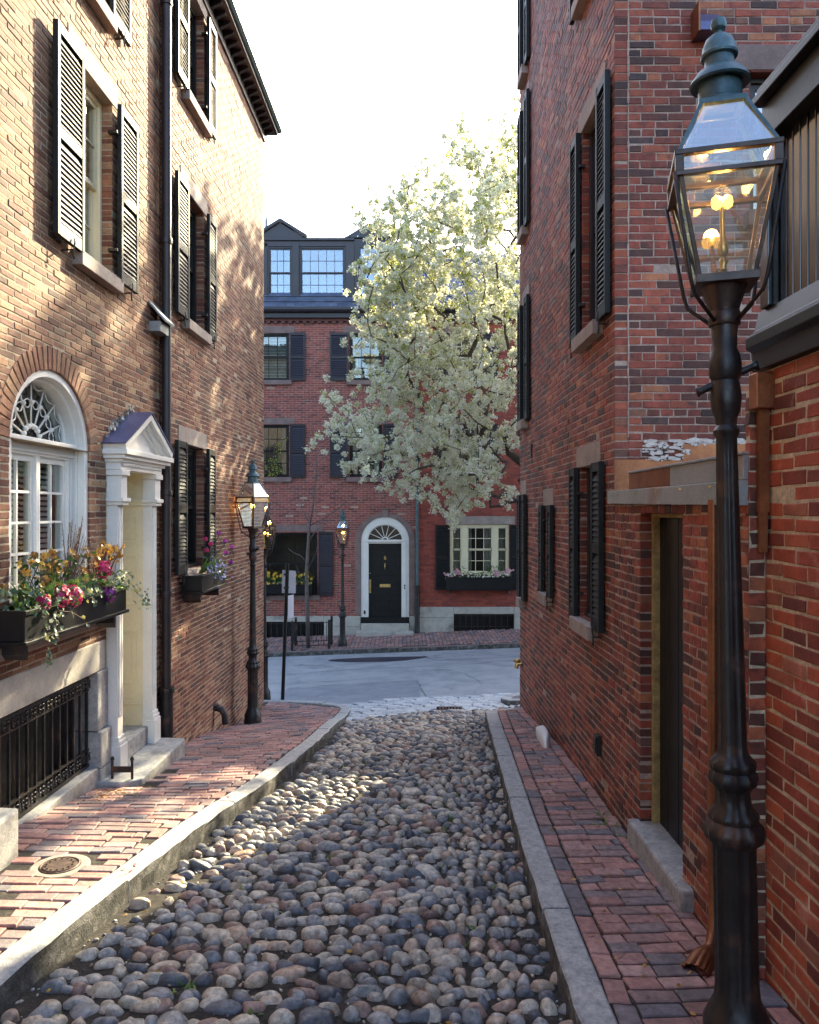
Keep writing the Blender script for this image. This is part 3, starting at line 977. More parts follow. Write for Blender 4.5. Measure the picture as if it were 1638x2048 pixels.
# ------------------------------------------------------------------ wall, window and shutter builders
def brick_wall(house, fr, s0, s1, z0, z1, holes, course, bl, brick, mortar, arches=(), header_every=0, dep=.10, joint=.010,
               limit=300, name='wall', mort_n=-.0035, dark_head=0.0, stuff=None, extra_z=(), reveal=.34, jit=.0018):
    zb = {z0, z1}
    for h in holes:
        zb |= {min(max(h[2], z0), z1), min(max(h[3], z0), z1)}
    for (sc_, zc, ra, rb) in arches:
        k = 14
        zb |= {zc + rb * math.sin(math.pi / 2 * i / k) for i in range(k + 1)}
    zb = sorted(zb)
    def cut(zm, pad=0.0):
        iv = [(s0, s1)]
        ex = [(a - pad, b + pad) for a, b, zl, zh in holes if zl < zm < zh]
        for (sc_, zc, ra, rb) in arches:
            if zc <= zm < zc + rb:
                w = ra * math.sqrt(max(0, 1 - ((zm - zc) / rb) ** 2))
                ex.append((sc_ - w, sc_ + w))
        for a, b in ex:
            nv = []
            for c, d in iv:
                if b <= c or a >= d:
                    nv.append((c, d))
                    continue
                if a > c: nv.append((c, a))
                if b < d: nv.append((b, d))
            iv = nv
        return iv
    m = MB(fr)
    for za, zb_ in zip(zb, zb[1:]):
        if zb_ - za < 1e-5:
            continue
        for a, b in cut((za + zb_) / 2, .004):
            m.add([(a, mort_n, za), (b, mort_n, za), (b, mort_n, zb_), (a, mort_n, zb_)], [(0, 3, 2, 1)])
    for a, b, zl, zh in holes:
        for q in ([(a - .004, mort_n, zl), (a - .004, mort_n, zh), (a - .004, -reveal, zh), (a - .004, -reveal, zl)],
                  [(b + .004, mort_n, zl), (b + .004, mort_n, zh), (b + .004, -reveal, zh), (b + .004, -reveal, zl)],
                  [(a, mort_n, zh), (b, mort_n, zh), (b, -reveal, zh), (a, -reveal, zh)],
                  [(a, mort_n, zl), (b, mort_n, zl), (b, -reveal, zl), (a, -reveal, zl)]):
            m.add(q, [(0, 1, 2, 3)])
    for e_, sg in ((s0, 1), (s1, -1)):
        ee = e_ + sg * .0035
        zz = sorted({z0, z1} | {min(max(q, z0), z1) for h in holes for q in h[2:4]})
        m.add([(ee, mort_n, z0), (ee, mort_n, z1), (ee, -dep, z1), (ee, -dep, z0)], [(0, 1, 2, 3)])
    w = m.build(name, [mortar], house)
    C, ha, hb, tn = [], [], [], []
    n = int(round((z1 - z0) / course))
    for i in range(n):
        za = z0 + i * course
        zm = za + course / 2
        head = header_every and i % header_every == 3
        L_ = bl / 2 if head else bl
        ph = (i % 2) * L_ / 2 + R.uniform(-.012, .012)
        for a, b in cut(zm):
            mn = min(.055, L_ * .45)
            k = math.floor((a - ph) / L_)
            ed = [a]
            while ph + k * L_ < b - mn:
                if ph + k * L_ > a + mn:
                    ed.append(ph + k * L_)
                k += 1
            ed.append(b)
            for q in range(len(ed) - 1):
                xa, xb = ed[q] + (joint / 2 if q else 0), ed[q + 1] - (joint / 2 if q < len(ed) - 2 else 0)
                if xb - xa < .012:
                    continue
                cx_ = (xa + xb) / 2
                p = fr.p(cx_, 0, zm)
                if zm + course / 2 < gz(p[0], p[1]) - .04:
                    continue
                C.append(fr.p(cx_, R.gauss(0, .0015), zm))
                ha.append((xb - xa) / 2)
                hb.append((course - joint) / 2)
                t = R.random()
                if dark_head and R.random() < dark_head:
                    t = R.choice([R.uniform(0, .12), R.uniform(.97, 1)])
                tn.append(t)
    pieces('brick', w, C, fr.u, fr.z, fr.n, ha, hb, dep, tn, brick, bev=.004, jit=jit, limit=limit, stuff_name='brick')
    return w

def window(house, fr, a0, a1, z0, z1, cols, rows, paint, dep=.09, glass='glass', sashes=2, fw=.045, mun=.013, inside='dark', one_pane=False, rail=.04, label=None):
    m = MB(fr)
    nb, nf = -dep - .10, -dep
    m.box(a0, a0 + fw, nb, nf, z0, z1)
    m.box(a1 - fw, a1, nb, nf, z0, z1)
    m.box(a0 + fw, a1 - fw, nb, nf, z1 - fw, z1)
    m.box(a0 + fw, a1 - fw, nb, nf + .03, z0, z0 + fw)
    w = m.build('window', [paint], house, bevel=.004, label=label)
    ia0, ia1, iz0, iz1 = a0 + fw, a1 - fw, z0 + fw, z1 - fw
    zs = [iz0 + (iz1 - iz0) * i / sashes for i in range(sashes + 1)]
    for k in range(sashes):
        off = -.022 - (.034 if (k < sashes - 1) else 0)
        n1 = nf + off
        n0 = n1 - .032
        za, zb = zs[k] - (.018 if k else 0), zs[k + 1] + (.0 if k == sashes - 1 else .018)
        s = MB(fr)
        s.box(ia0, ia0 + rail, n0, n1, za, zb)
        s.box(ia1 - rail, ia1, n0, n1, za, zb)
        s.box(ia0 + rail, ia1 - rail, n0, n1, za, za + rail)
        s.box(ia0 + rail, ia1 - rail, n0, n1, zb - rail, zb)
        pa0, pa1, pz0, pz1 = ia0 + rail, ia1 - rail, za + rail, zb - rail
        for c in range(1, cols):
            x = pa0 + (pa1 - pa0) * c / cols
            s.box(x - mun / 2, x + mun / 2, n0 + .004, n1 - .004, pz0, pz1)
        for r in range(1, rows):
            z = pz0 + (pz1 - pz0) * r / rows
            s.box(pa0, pa1, n0 + .006, n1 - .006, z - mun / 2, z + mun / 2)
        s.build('sash', [paint], w)
        if one_pane:
            g = MB(fr)
            g.box(pa0, pa1, n0 + .012, n0 + .016, pz0, pz1)
            g.build('pane', [glass], w)
        else:
            for c in range(cols):
                for r in range(rows):
                    g = MB(fr)
                    xa, xb = pa0 + (pa1 - pa0) * c / cols, pa0 + (pa1 - pa0) * (c + 1) / cols
                    zc, zd = pz0 + (pz1 - pz0) * r / rows, pz0 + (pz1 - pz0) * (r + 1) / rows
                    tl = R.uniform(-.0025, .0025)
                    g.add([(xa + .004, n0 + .012 + tl, zc + .004), (xb - .004, n0 + .012 - tl, zc + .004), (xb - .004, n0 + .013 - tl, zd - .004), (xa + .004, n0 + .013 + tl, zd - .004),
                           (xa + .004, n0 + .009 + tl, zc + .004), (xb - .004, n0 + .009 - tl, zc + .004), (xb - .004, n0 + .010 - tl, zd - .004), (xa + .004, n0 + .010 + tl, zd - .004)],
                          [(0, 1, 2, 3), (7, 6, 5, 4), (0, 4, 5, 1), (1, 5, 6, 2), (2, 6, 7, 3), (3, 7, 4, 0)])
                    g.build('pane', [glass], w)
    if inside in ('curtain', 'curtain_sides', 'blind', 'half_blind'):
        c = MB(fr)
        nn = nb - .04
        if inside == 'blind' or inside == 'half_blind':
            z = z1 - .05
            lo = z0 + .03 if inside == 'blind' else z0 + (z1 - z0) * .45
            while z > lo:
                c.add([(a0 + .01, nn, z), (a1 - .01, nn, z), (a1 - .01, nn - .03, z + .026), (a0 + .01, nn - .03, z + .026)], [(0, 1, 2, 3)])
                z -= .042
            c.build('blind', ['blind'], w, kind='stuff')
        else:
            sp_ = [(a0 + .02, a1 - .02)] if inside == 'curtain' else [(a0 + .02, a0 + (a1 - a0) * .24), (a1 - (a1 - a0) * .24, a1 - .02)]
            for xa, xb in sp_:
                c = MB(fr)
                k = max(8, int((xb - xa) / .02))
                vs = []
                for i in range(k + 1):
                    x = xa + (xb - xa) * i / k
                    q = nn - .03 + .018 * math.sin(i * 1.1) + .01 * math.sin(i * 2.3 + 1)
                    vs += [(x, q, z0 + .02), (x, q, z1 - .02)]
                c.add(vs, [(2 * i, 2 * i + 1, 2 * i + 3, 2 * i + 2) for i in range(k)])
                c.build('curtain', ['curtain'], w, smooth=True)
    return w

def shutter(house, fr, a0, a1, z0, z1, paint='shutter_paint', n0=.014, th=.042, parts=True, pitch=.043, stile=.045, mid=.46, hinge=None, label=None):
    m = MB(fr)
    n1 = n0 + th
    m.box(a0, a0 + stile, n0, n1, z0, z1)
    m.box(a1 - stile, a1, n0, n1, z0, z1)
    tr, br, mr = .075, .095, .085
    zm = z0 + (z1 - z0) * mid
    ia, ib = a0 + stile, a1 - stile
    m.box(ia, ib, n0 + .003, n1 - .003, z1 - tr, z1)
    m.box(ia, ib, n0 + .003, n1 - .003, z0, z0 + br)
    m.box(ia, ib, n0 + .003, n1 - .003, zm, zm + mr)
    sh = m.build('shutter', [paint], house, bevel=.004, label=label)
    prof = [(n0 + .006, .034), (n0 + .010, .039), (n1 - .002, -.032), (n1 - .007, -.037)]
    zz = []
    for lo, hi in ((z0 + br, zm), (zm + mr, z1 - tr)):
        k = max(2, int((hi - lo) / pitch))
        zz += [lo + .018 + (hi - lo - .036) * (i + .5) / k for i in range(k)]
    if parts:
        s = MB(fr).extr(prof, ia, ib)
        first = None
        for z in zz:
            if first is None:
                s = MB(fr).extr([(a, b + z) for a, b in prof], ia, ib)
                first = s.build('slat', [paint], sh)
                zf = z
            else:
                w = WL[first.name].copy()
                w.z += z - zf
                link('slat', first.data, sh, w)
    else:
        s = MB(fr)
        for z in zz:
            s.extr([(a, b + z) for a, b in prof], ia, ib)
        s.build('slat', [paint], sh, kind='stuff')
    if hinge is not None:
        for z in (z0 + (z1 - z0) * .17, z0 + (z1 - z0) * .83):
            h = MB(fr)
            d = .05 if hinge > (a0 + a1) / 2 else -.05
            h.box(min(hinge, hinge + d), max(hinge, hinge + d), -.02, n0 + .02, z - .012, z + .012)
            h.build('hinge', ['iron'], sh)
        dg_ = MB(fr)
        c = (a0 + a1) / 2
        dg_.tube([(c, .0, z0 - .05), (c, n1 + .01, z0 - .045), (c + .01, n1 + .015, z0 - .005), (c + .02, n1 + .012, z0 + .045)], .007, 6)
        dg_.tube([(c, n1 + .012, z0 - .045), (c - .012, n1 + .012, z0 - .09), (c + .006, n1 + .012, z0 - .115)], .007, 6)
        dg_.build('shutter_dog', ['iron'], sh)
    return sh

def slab(house, fr, name, a0, a1, n0, n1, z0, z1, material, bevel=.006, label=None):
    return MB(fr).box(a0, a1, n0, n1, z0, z1).build(name, [material], house, bevel=bevel, label=label)

def pipe_run(house, name, pts, r, material, collars=(), seg=12, fr=IDF, flare=None):
    m = MB(fr)
    m.tube(pts, r, seg)
    o = m.build(name, [material], house, smooth=True, auto=50)
    for z in collars:
        c = MB(fr)
        p = pts[0]
        c.lathe([(r, -.03), (r + .012, -.028), (r + .014, 0), (r + .012, .028), (r, .03)], (p[0], p[1], z), seg)
        c.build('collar', [material], o)
    return o

# ------------------------------------------------------------------ left house A (arched window, pedimented doorway)
FA = Frame(-2.78, 0, .03, 1, 1, -.03)
A = empty('brick_house', (-3.2, 5.0, gz(-2.6, 5)), 'sunlit tan brick house with the arched white window and the small pedimented doorway', 'house', 'brick row houses')
DS0, DS1 = 7.10, 7.87                       # doorway clear opening
holesA = [(6.34, 7.10, 3.86, 5.42), (5.35, 6.63, .94, 2.30), (6.97, 8.01, -2, 2.32), (6.15, 6.95, 6.10, 7.6), (3.5, 6.97, -2, .70)]
brick_wall(A, FA, 2.0, 8.40, -1.3, 8.3, holesA, .0535, .19, 'brick_tan', 'mortar_tan', arches=[(5.99, 2.30, .785, .72)], header_every=0, limit=300, jit=.0025)
# arch of upright bricks over the window
arch = MB(FA)
AC, AA, AB, ha, hb, tn = [], [], [], [], [], []
for i in range(31):
    t = math.pi * (i + .5) / 31
    ca, sa = math.cos(t), math.sin(t)
    ri, ro = np.array([.64 * ca, .555 * sa]), np.array([.80 * ca, .73 * sa])
    d = ro - ri
    ln = np.linalg.norm(d)
    d = d / ln
    mid_ = (ri + ro) / 2
    AC.append(FA.p(5.99 + mid_[0], .004, 2.30 + mid_[1]))
    AA.append(FA.u * -d[1] + FA.z * d[0])
    AB.append(FA.u * d[0] + FA.z * d[1])
    ha.append(.026 + .004 * abs(ca)); hb.append(ln / 2); tn.append(R.uniform(.35, 1))
wallA = [c for c in A.children if c.name.startswith('wall')][0]
pieces('arch_brick', wallA, AC, np.array(AA), np.array(AB), FA.n, ha, hb, .13, tn, 'brick_tan', bev=.005, jit=.002)
am = MB(FA)
am.ring(5.99, 2.30, .645, .56, .80, .735, -.12, -.006, seg=40)
am.build('arch_mortar', ['mortar_tan'], wallA)

# the white arched casing
cs = MB(FA)
cs.ring(5.99, 2.30, .585, .50, .64, .556, -.08, -.018, seg=40)
cs.box(5.35, 5.41, -.08, -.018, .94, 2.30)
cs.box(6.57, 6.63, -.08, -.018, .94, 2.30)
cs.ring(5.99, 2.30, .555, .472, .615, .53, -.25, -.08, seg=40)
cs.box(5.375, 5.43, -.25, -.08, .94, 2.30)
cs.box(6.55, 6.605, -.25, -.08, .94, 2.30)
casing = cs.build('window_casing', ['white_paint'], A, bevel=.004)
tr = MB(FA)
tr.box(5.43, 6.55, -.24, -.10, 2.245, 2.335)
tr.box(5.43, 6.55, -.24, -.075, 2.315, 2.345)
tr.box(5.43, 6.55, -.24, -.085, 2.235, 2.255)
tr.build('transom', ['white_paint'], casing, bevel=.004)
fl = MB(FA)
fl.fan(5.99, 2.335, .56, .47, -.195)
fl.build('fanlight_pane', ['glass'], casing)
fb = MB(FA)
fb.ring(5.99, 2.335, .535, .445, .565, .475, -.21, -.16, seg=36)
N7 = 8
for i in range(1, N7):
    t = math.pi * i / N7
    c, s_ = math.cos(t), math.sin(t)
    fb.tube([(5.99 + .13 * c, -.175, 2.335 + .115 * s_), (5.99 + .545 * c, -.175, 2.335 + .455 * s_)], .0075, 6)
    for q in (.13, .335):
        fb.lathe([(.004, -.02), (.02, -.01), (.022, 0), (.02, .01), (.004, .02)], (5.99 + q * c, -.17, 2.335 + q * .86 * s_), 8)
for i in range(N7):
    t0, t1 = math.pi * i / N7, math.pi * (i + 1) / N7
    for rr, dip in ((.335, .05), (.335, -.025), (.52, .06), (.135, .03)):
        pts = []
        for k in range(7):
            f = k / 6
            t = t0 + (t1 - t0) * f
            q = rr - dip * math.sin(math.pi * f)
            pts.append((5.99 + q * math.cos(t), -.173, 2.335 + q * .86 * math.sin(t)))
        fb.tube(pts, .005, 5)
fb.build('fanlight_tracery', ['white_paint'], casing, smooth=True)
# French sashes under the transom
for a0_, a1_ in ((5.432, 5.948), (5.952, 6.468)):
    window(A, FA, a0_, a1_, .98, 2.24, 2, 5, 'white_paint', dep=.10, sashes=1, fw=.025, inside='blind', rail=.045, mun=.018)
st = MB(FA)
st.box(6.471, 6.548, -.22, -.105, .98, 2.24)
st.box(6.485, 6.535, -.105, -.095, 1.02, 2.20)
st.build('window_post', ['white_paint'], A, bevel=.005)
slab(A, FA, 'sill', 4.7, 6.95, -.35, .07, .84, .935, 'lintel_stone', .012)
# granite basement band, pillar and iron grille
slab(A, FA, 'plinth_stone', 3.4, 6.93, -.20, .012, .452, .70, 'granite_pale', .008)
for z0_, z1_ in ((-.05, .448), (-.36, -.056), (-.75, -.366)):
    slab(A, FA, 'plinth_stone', 6.74, 6.965, -.22, .02 if z0_ > -.3 else .05, z0_, z1_, 'granite', .01)
slab(A, FA, 'plinth_stone', 4.4, 6.735, -.25, .03, -.70, -.345, 'granite', .01)
gr = MB(FA)
gr.box(4.6, 6.72, -.075, -.045, .395, .42)
gr.box(4.6, 6.72, -.075, -.045, .30, .312)
gr.box(4.6, 6.72, -.075, -.045, -.335, -.31)
gr.box(4.6, 6.72, -.075, -.045, -.20, -.188)
grl = gr.build('basement_grille', ['iron'], A)
x = 4.7
def scroll(m, a, z, r, sgn):
    pts = []
    for k in range(15):
        t = k / 14 * 1.6 * math.pi
        q = r * (1 - .42 * k / 14)
        pts.append((a + sgn * (r - q * math.cos(t)), -.045, z + q * math.sin(t)))
    m.tube(pts, .006, 5)
while x < 6.72:
    b = MB(FA)
    b.box(x - .009, x + .009, -.07, -.05, -.33, .42)
    b.build('bar', ['iron'], grl)
    sc2 = MB(FA)
    for sg in (-1, 1):
        scroll(sc2, x + .0625 + sg * .006, .365, .022, sg)
        scroll(sc2, x + .0625 + sg * .006, .335, .018, sg)
        scroll(sc2, x + .0625 + sg * .006, -.245, .022, sg)
        scroll(sc2, x + .0625 + sg * .006, -.275, .018, sg)
    sc2.build('scroll', ['iron'], grl, smooth=True)
    x += .125
bw = MB(FA)
bw.box(4.6, 6.74, -.235, -.2, -.34, .452)  # black sheet stands in for the shade of the recess behind the grille
bw.build('grille_recess_shade', ['black_paint'], A)

# doorway
dw = MB(FA)
dw.box(DS0 - .1, DS1 + .1, -.50, -.46, -.5, 2.2)
door = dw.build('door', ['cream_paint'], A)
for z0_, z1_ in ((.1, .85), (.95, 1.7)):
    for a0_, a1_ in ((7.18, 7.44), (7.53, 7.79)):
        slab(door, FA, 'door_panel', a0_, a1_, -.462, -.448, z0_, z1_, 'cream_paint', .006)
rv = MB(FA)
for a0_, a1_ in ((DS1, DS1 + .12), (DS0 - .12, DS0)):
    rv.box(a0_, a1_, -.47, .0, -.30, 2.26)
rv.box(DS0, DS1, -.47, -.0, 2.18, 2.26)
reveal = rv.build('door_reveal', ['cream_paint'], A)
def rpanel(z0_, z1_, n0_=-.33, n1_=-.06):
    m = MB(FA)
    s = DS1
    fw_ = .018
    for (na, nb_, za, zb_) in ((n0_, n1_, z0_, z0_ + fw_), (n0_, n1_, z1_ - fw_, z1_), (n0_, n0_ + fw_, z0_ + fw_, z1_ - fw_), (n1_ - fw_, n1_, z0_ + fw_, z1_ - fw_)):
        m.box(s - .012, s, na, nb_, za, zb_)
    m.box(s - .009, s, n0_ + .05, n1_ - .05, z0_ + .05, z1_ - .05)
    m.build('raised_panel', ['cream_paint'], reveal, bevel=.004)
rpanel(1.50, 1.76); rpanel(.89, 1.38); rpanel(.11, .63)
for d_, za, zb in ((.022, 1.86, 1.899), (.034, 1.90, 1.925), (.016, -.09, -.05)):
    MB(FA).box(DS1 - d_, DS1, -.46, .0, za, zb).build('reveal_moulding', ['cream_paint'], reveal, bevel=.003)
MB(FA).box(DS1 - .013, DS1, -.33, -.06, 1.98, 1.995).build('reveal_moulding', ['cream_paint'], reveal, bevel=.003)
chv = MB(FA)
chv.tube([(DS1 - .004, -.33, 2.06), (DS1 - .004, -.195, 2.15), (DS1 - .004, -.06, 2.06)], .009, 6)
chv.build('pointed_moulding', ['cream_paint'], reveal)
for nm, a0_, a1_, zb_ in (('pilaster', 6.985, 7.105, -.50), ('pilaster', 7.865, 7.995, -.50)):
    p = MB(FA)
    p.box(a0_, a1_, .0, .095, zb_, 2.12)
    for k in range(2):
        p.box(a0_ + .022 + .048 * k, a0_ + .050 + .048 * k, .095, .104, .0, 1.84)
    pl_ = p.build(nm, ['white_paint'], A, bevel=.003)
    b = MB(FA)
    b.box(a0_ - .026, a1_ + .026, .0, .130, zb_, zb_ + .26)
    b.box(a0_ - .018, a1_ + .018, .0, .119, zb_ + .26, zb_ + .30)
    b.box(a0_ - .009, a1_ + .009, .0, .108, zb_ + .30, zb_ + .335)
    b.build('pilaster_base', ['white_paint'], pl_, bevel=.006)
    c = MB(FA)
    c.box(a0_ - .02, a1_ + .02, .0, .14, 1.86, 1.89)
    c.box(a0_ - .035, a1_ + .035, .0, .155, 1.89, 1.925)
    c.box(a0_ - .012, a1_ + .012, .0, .13, 1.925, 2.12)
    c.box(a0_ - .03, a1_ + .03, .0, .15, 2.12, 2.17)
    c.build('capital', ['white_paint'], pl_, bevel=.005)
en = MB(FA)
en.box(6.95, 8.03, .0, .135, 2.17, 2.235)
en.box(6.93, 8.06, .0, .16, 2.235, 2.265)
x = 7.0
while x < 7.98:
    en.box(x, x + .018, .135, .152, 2.205, 2.233)
    x += .034
en.box(6.90, 8.14, .0, .19, 2.265, 2.30)
en.box(6.88, 8.17, .0, .215, 2.30, 2.345)
en.build('entablature', ['white_paint'], A, bevel=.004)
pd = MB(FA)
zb0, zap, am_ = 2.345, 2.66, 7.525
pd.prism([(6.99, zb0), (8.06, zb0), (am_, zap - .05)], .0, .10)
pedi = pd.build('pediment', ['white_paint'], A)
for a_end in (6.90, 8.15):
    rk = MB(FA)
    dx, dz_ = am_ - a_end, zap - zb0
    l = math.hypot(dx, dz_)
    nx_, nz_ = -dz_ / l * (1 if dx > 0 else -1), abs(dx) / l
    for (w0, w1, n1_) in ((.0, .055, .205), (-.045, .0, .165), (-.075, -.045, .13)):
        poly = [(a_end + nx_ * w0, zb0 + nz_ * w0), (am_, zap + (w0) / nz_), (am_, zap + (w1) / nz_), (a_end + nx_ * w1, zb0 + nz_ * w1)]
        rk.prism(poly if dx > 0 else poly[::-1], .0, n1_)
    rk.build('raking_cornice', ['white_paint'], pedi, bevel=.003)
    rf = MB(FA)
    poly = [(a_end - .015 * (1 if dx > 0 else -1) + nx_ * .057, zb0 - .01 + nz_ * .057), (am_, zap + .058 / nz_), (am_, zap + .070 / nz_), (a_end - .015 * (1 if dx > 0 else -1) + nx_ * .069, zb0 - .01 + nz_ * .069)]
    rf.prism(poly if dx > 0 else poly[::-1], -.0, .215)
    rf.build('hood_roof', ['slate_blue'], pedi)
    # crumpled lead flashing where the hood meets the wall
    fs_ = MB(FA)
    for k in range(90):
        f = R.random()
        a_ = a_end + dx * f + R.gauss(0, .012)
        z_ = zb0 + dz_ * f + .09 + abs(R.gauss(0, .035))
        r_ = R.uniform(.010, .024)
        an = R.uniform(0, 6.3)
        fs_.add([(a_ + r_ * math.cos(an), R.uniform(.004, .03), z_ + r_ * math.sin(an)), (a_ + r_ * math.cos(an + 2), R.uniform(.004, .04), z_ + r_ * math.sin(an + 2)),
                 (a_ + r_ * math.cos(an + 4), R.uniform(.004, .03), z_ + r_ * math.sin(an + 4))], [(0, 1, 2)])
    fs_.build('flashing', ['lead'], pedi, kind='stuff')
# steps
sB = MB(FA)
ztop = -.465
sB.add([(6.70, .0, -1.1), (8.06, .0, -1.1), (8.06, .365, -1.1), (6.84, .365, -1.1), (6.70, .22, -1.1),
        (6.70, .0, ztop), (8.06, .0, ztop), (8.06, .365, ztop - .006), (6.84, .365, ztop - .008), (6.70, .22, ztop - .006)],
       [(0, 4, 3, 2, 1), (5, 6, 7, 8, 9), (0, 1, 6, 5), (1, 2, 7, 6), (2, 3, 8, 7), (3, 4, 9, 8), (4, 0, 5, 9)])
sB.build('step', ['granite'], A, bevel=.014)
slab(A, FA, 'step', DS0, DS1, -.47, .06, ztop + .002, -.295, 'granite', .012)

# windows with shutters, upper floors
def fill_window(house, fr, a0, a1, z0, z1, cols, rows, paint, stone, sh_l, sh_r, parts, glass='glass', inside='dark', lint=.19, dep=.09, sill=True, hinge=True, spaint='shutter_paint', one_pane=False, sn0=.03):
    w = window(house, fr, a0, a1, z0, z1, cols, rows, paint, dep=dep, glass=glass, inside=inside, one_pane=one_pane)
    if lint:
        slab(house, fr, 'lintel', a0 - .13, a1 + .13, -.2, .008, z1 + .002, z1 + lint, stone)
    if sill:
        slab(house, fr, 'sill', a0 - .05, a1 + .07, -.22, .085, z0 - .115, z0 - .002, stone)
    for s_, hg in ((sh_l, 1), (sh_r, 0)):
        if s_:
            shutter(house, fr, s_[0], s_[1], z0 - .02, z1 + .005, paint=spaint, parts=parts, hinge=(s_[hg] if hinge else None), n0=sn0)
    return w
fill_window(A, FA, 6.345, 7.095, 3.865, 5.415, 3, 2, 'cream_paint', 'lintel_stone', (5.87, 6.335), (7.10, 7.52), True, inside='curtain', sn0=.045)
fill_window(A, FA, 6.155, 6.945, 6.105, 7.60, 3, 2, 'cream_paint', 'lintel_stone', (5.70, 6.14), (6.96, 7.38), False, inside='curtain')
# vent hood in the corner beside the downpipe
vh = MB(FA)
vh.add([(8.02, .0, 3.93), (8.33, .0, 3.93), (8.33, .17, 3.74), (8.02, .17, 3.74), (8.02, .0, 3.90), (8.33, .0, 3.90), (8.33, .165, 3.715), (8.02, .165, 3.715)],
       [(0, 3, 2, 1), (4, 5, 6, 7), (0, 1, 5, 4), (1, 2, 6, 5), (2, 3, 7, 6), (3, 0, 4, 7)])
vh.box(8.04, 8.31, .0, .12, 3.62, 3.72)
vh.build('vent_hood', ['lead'], A)
# boot scraper on the step
bs = empty('boot_scraper', FA.p(6.82, .21, ztop), 'black iron boot scraper standing on the near corner of the granite doorstep', 'boot scraper')
for d in (-.085, .085):
    pz = MB()
    c = FA.p(6.815, .20 + d, 0)
    pz.lathe([(.012, ztop - .01), (.011, ztop + .15), (.017, ztop + .155), (.017, ztop + .17), (.008, ztop + .185)], (c[0], c[1], 0), 10)
    pz.build('post', ['iron'], bs, smooth=True, auto=40)
c0, c1 = FA.p(6.815, .115, 0), FA.p(6.815, .285, 0)
MB().box(c0[0], c1[0], c0[1] - .006, c0[1] + .006, ztop + .05, ztop + .10).build('blade', ['iron'], bs)
# granite block of the next doorstep at the picture's left edge
gb = MB()
gb.add([(-2.62, 3.9, -.35), (-2.33, 3.9, -.35), (-2.33, 4.88, -.35), (-2.62, 4.88, -.35), (-2.62, 3.9, .0), (-2.33, 3.9, .0), (-2.33, 4.88, .0), (-2.62, 4.88, .01)],
       [(0, 3, 2, 1), (4, 5, 6, 7), (0, 1, 5, 4), (1, 2, 6, 5), (2, 3, 7, 6), (3, 0, 4, 7)])
gb.build('granite_block', ['granite'], None, bevel=.02, label='rough granite block of a doorstep cut off by the left edge of the picture', cat='granite block')

# ------------------------------------------------------------------ left house B
FB = Frame(-2.70, 0, .03, 1, 1, -.03)
B = empty('brick_house', (-3.2, 11, gz(-2.5, 11)), 'brick house beyond the dark downpipe with three shuttered windows stacked under a bracketed cornice', 'house', 'brick row houses')
BE = 13.37
holesB = [(8.86, 9.74, 1.14, 2.57), (8.93, 9.75, 3.95, 5.44), (8.93, 9.75, 6.50, 7.84)]
brick_wall(B, FB, 8.40, BE, -1.9, 8.02, holesB, .0535, .19, 'brick_maroon', 'mortar_tan', limit=300, jit=.0025)
fill_window(B, FB, 8.865, 9.735, 1.145, 2.565, 2, 2, 'black_paint', 'lintel_stone', (8.52, 8.855), (9.745, 10.05), True, inside='dark')
fill_window(B, FB, 8.935, 9.745, 3.955, 5.435, 3, 2, 'black_paint', 'lintel_stone', (8.52, 8.925), (9.755, 10.09), True, inside='curtain')
fill_window(B, FB, 8.935, 9.745, 6.505, 7.835, 3, 2, 'black_paint', 'lintel_stone', (8.52, 8.925), (9.755, 10.09), True, inside='curtain', lint=.14)
# cornice
slab(B, FB, 'cornice', 8.3, BE + .12, -.3, .22, 8.14, 8.18, 'brown_paint')
slab(B, FB, 'eaves_shade_band', 8.36, BE + .02, -.3, .03, 7.98, 8.14, 'brown_paint')  # dark band added where only the eaves' shadow lies
x = 8.45
while x < BE + .1:
    b = MB(FB)
    b.extr([(.03, 8.06), (.05, 8.06), (.17, 8.115), (.17, 8.139), (.03, 8.139)], x, x + .055)
    b.build('bracket', ['brown_paint'], B)
    x += .21
gt = MB(FB)
gt.extr([(.20, 8.182), (.25, 8.182), (.285, 8.21), (.29, 8.255), (.278, 8.255), (.27, 8.217), (.24, 8.20), (.20, 8.20)], 8.3, BE + .14)
gt.build('gutter', ['verdigris'], B)
rf = MB(FB)
rf.extr([(.24, 8.205), (.24, 8.225), (-4.0, 10.8), (-4.0, 10.7)], 8.3, BE + .17)
rf.build('roof', ['slate'], B, tones=True)
# dark cores behind the left fronts (rooms, party walls)
def core(house, fr, s0, s1, n_front, n_back, z0, z1, end=True, ends=(True, True)):
    m = MB(fr)
    m.box(s0 + .12, s1 - .12, n_back, n_front, z0, z1)
    if ends[1]:
        m.box(s1 - .118, s1 - .012, n_back, -.02, z0, z1 - .002)
    if ends[0]:
        m.box(s0 + .012, s0 + .118, n_back, -.02, z0, z1 - .002)
    m.box(s0 + .13, s1 - .13, n_front + .002, -.02, z1 - .15, z1 - .01)
    return m.build('inner_wall', ['dark_inside'], house)
core(A, FA, -6, 8.40, -.51, -5, -3, 9.4)
mwa = MB(FA)
mwa.box(-6, 1.99, -.5, .0, -2.5, 9.4)
mwa.build('unseen_wall', ['brick_tan'], A)
slab(A, FA, 'parapet', 1.99, 8.395, -.3, .02, 8.305, 9.5, 'lintel_stone')
core(B, FB, 8.40, BE, -.51, -5, -3, 8.0)

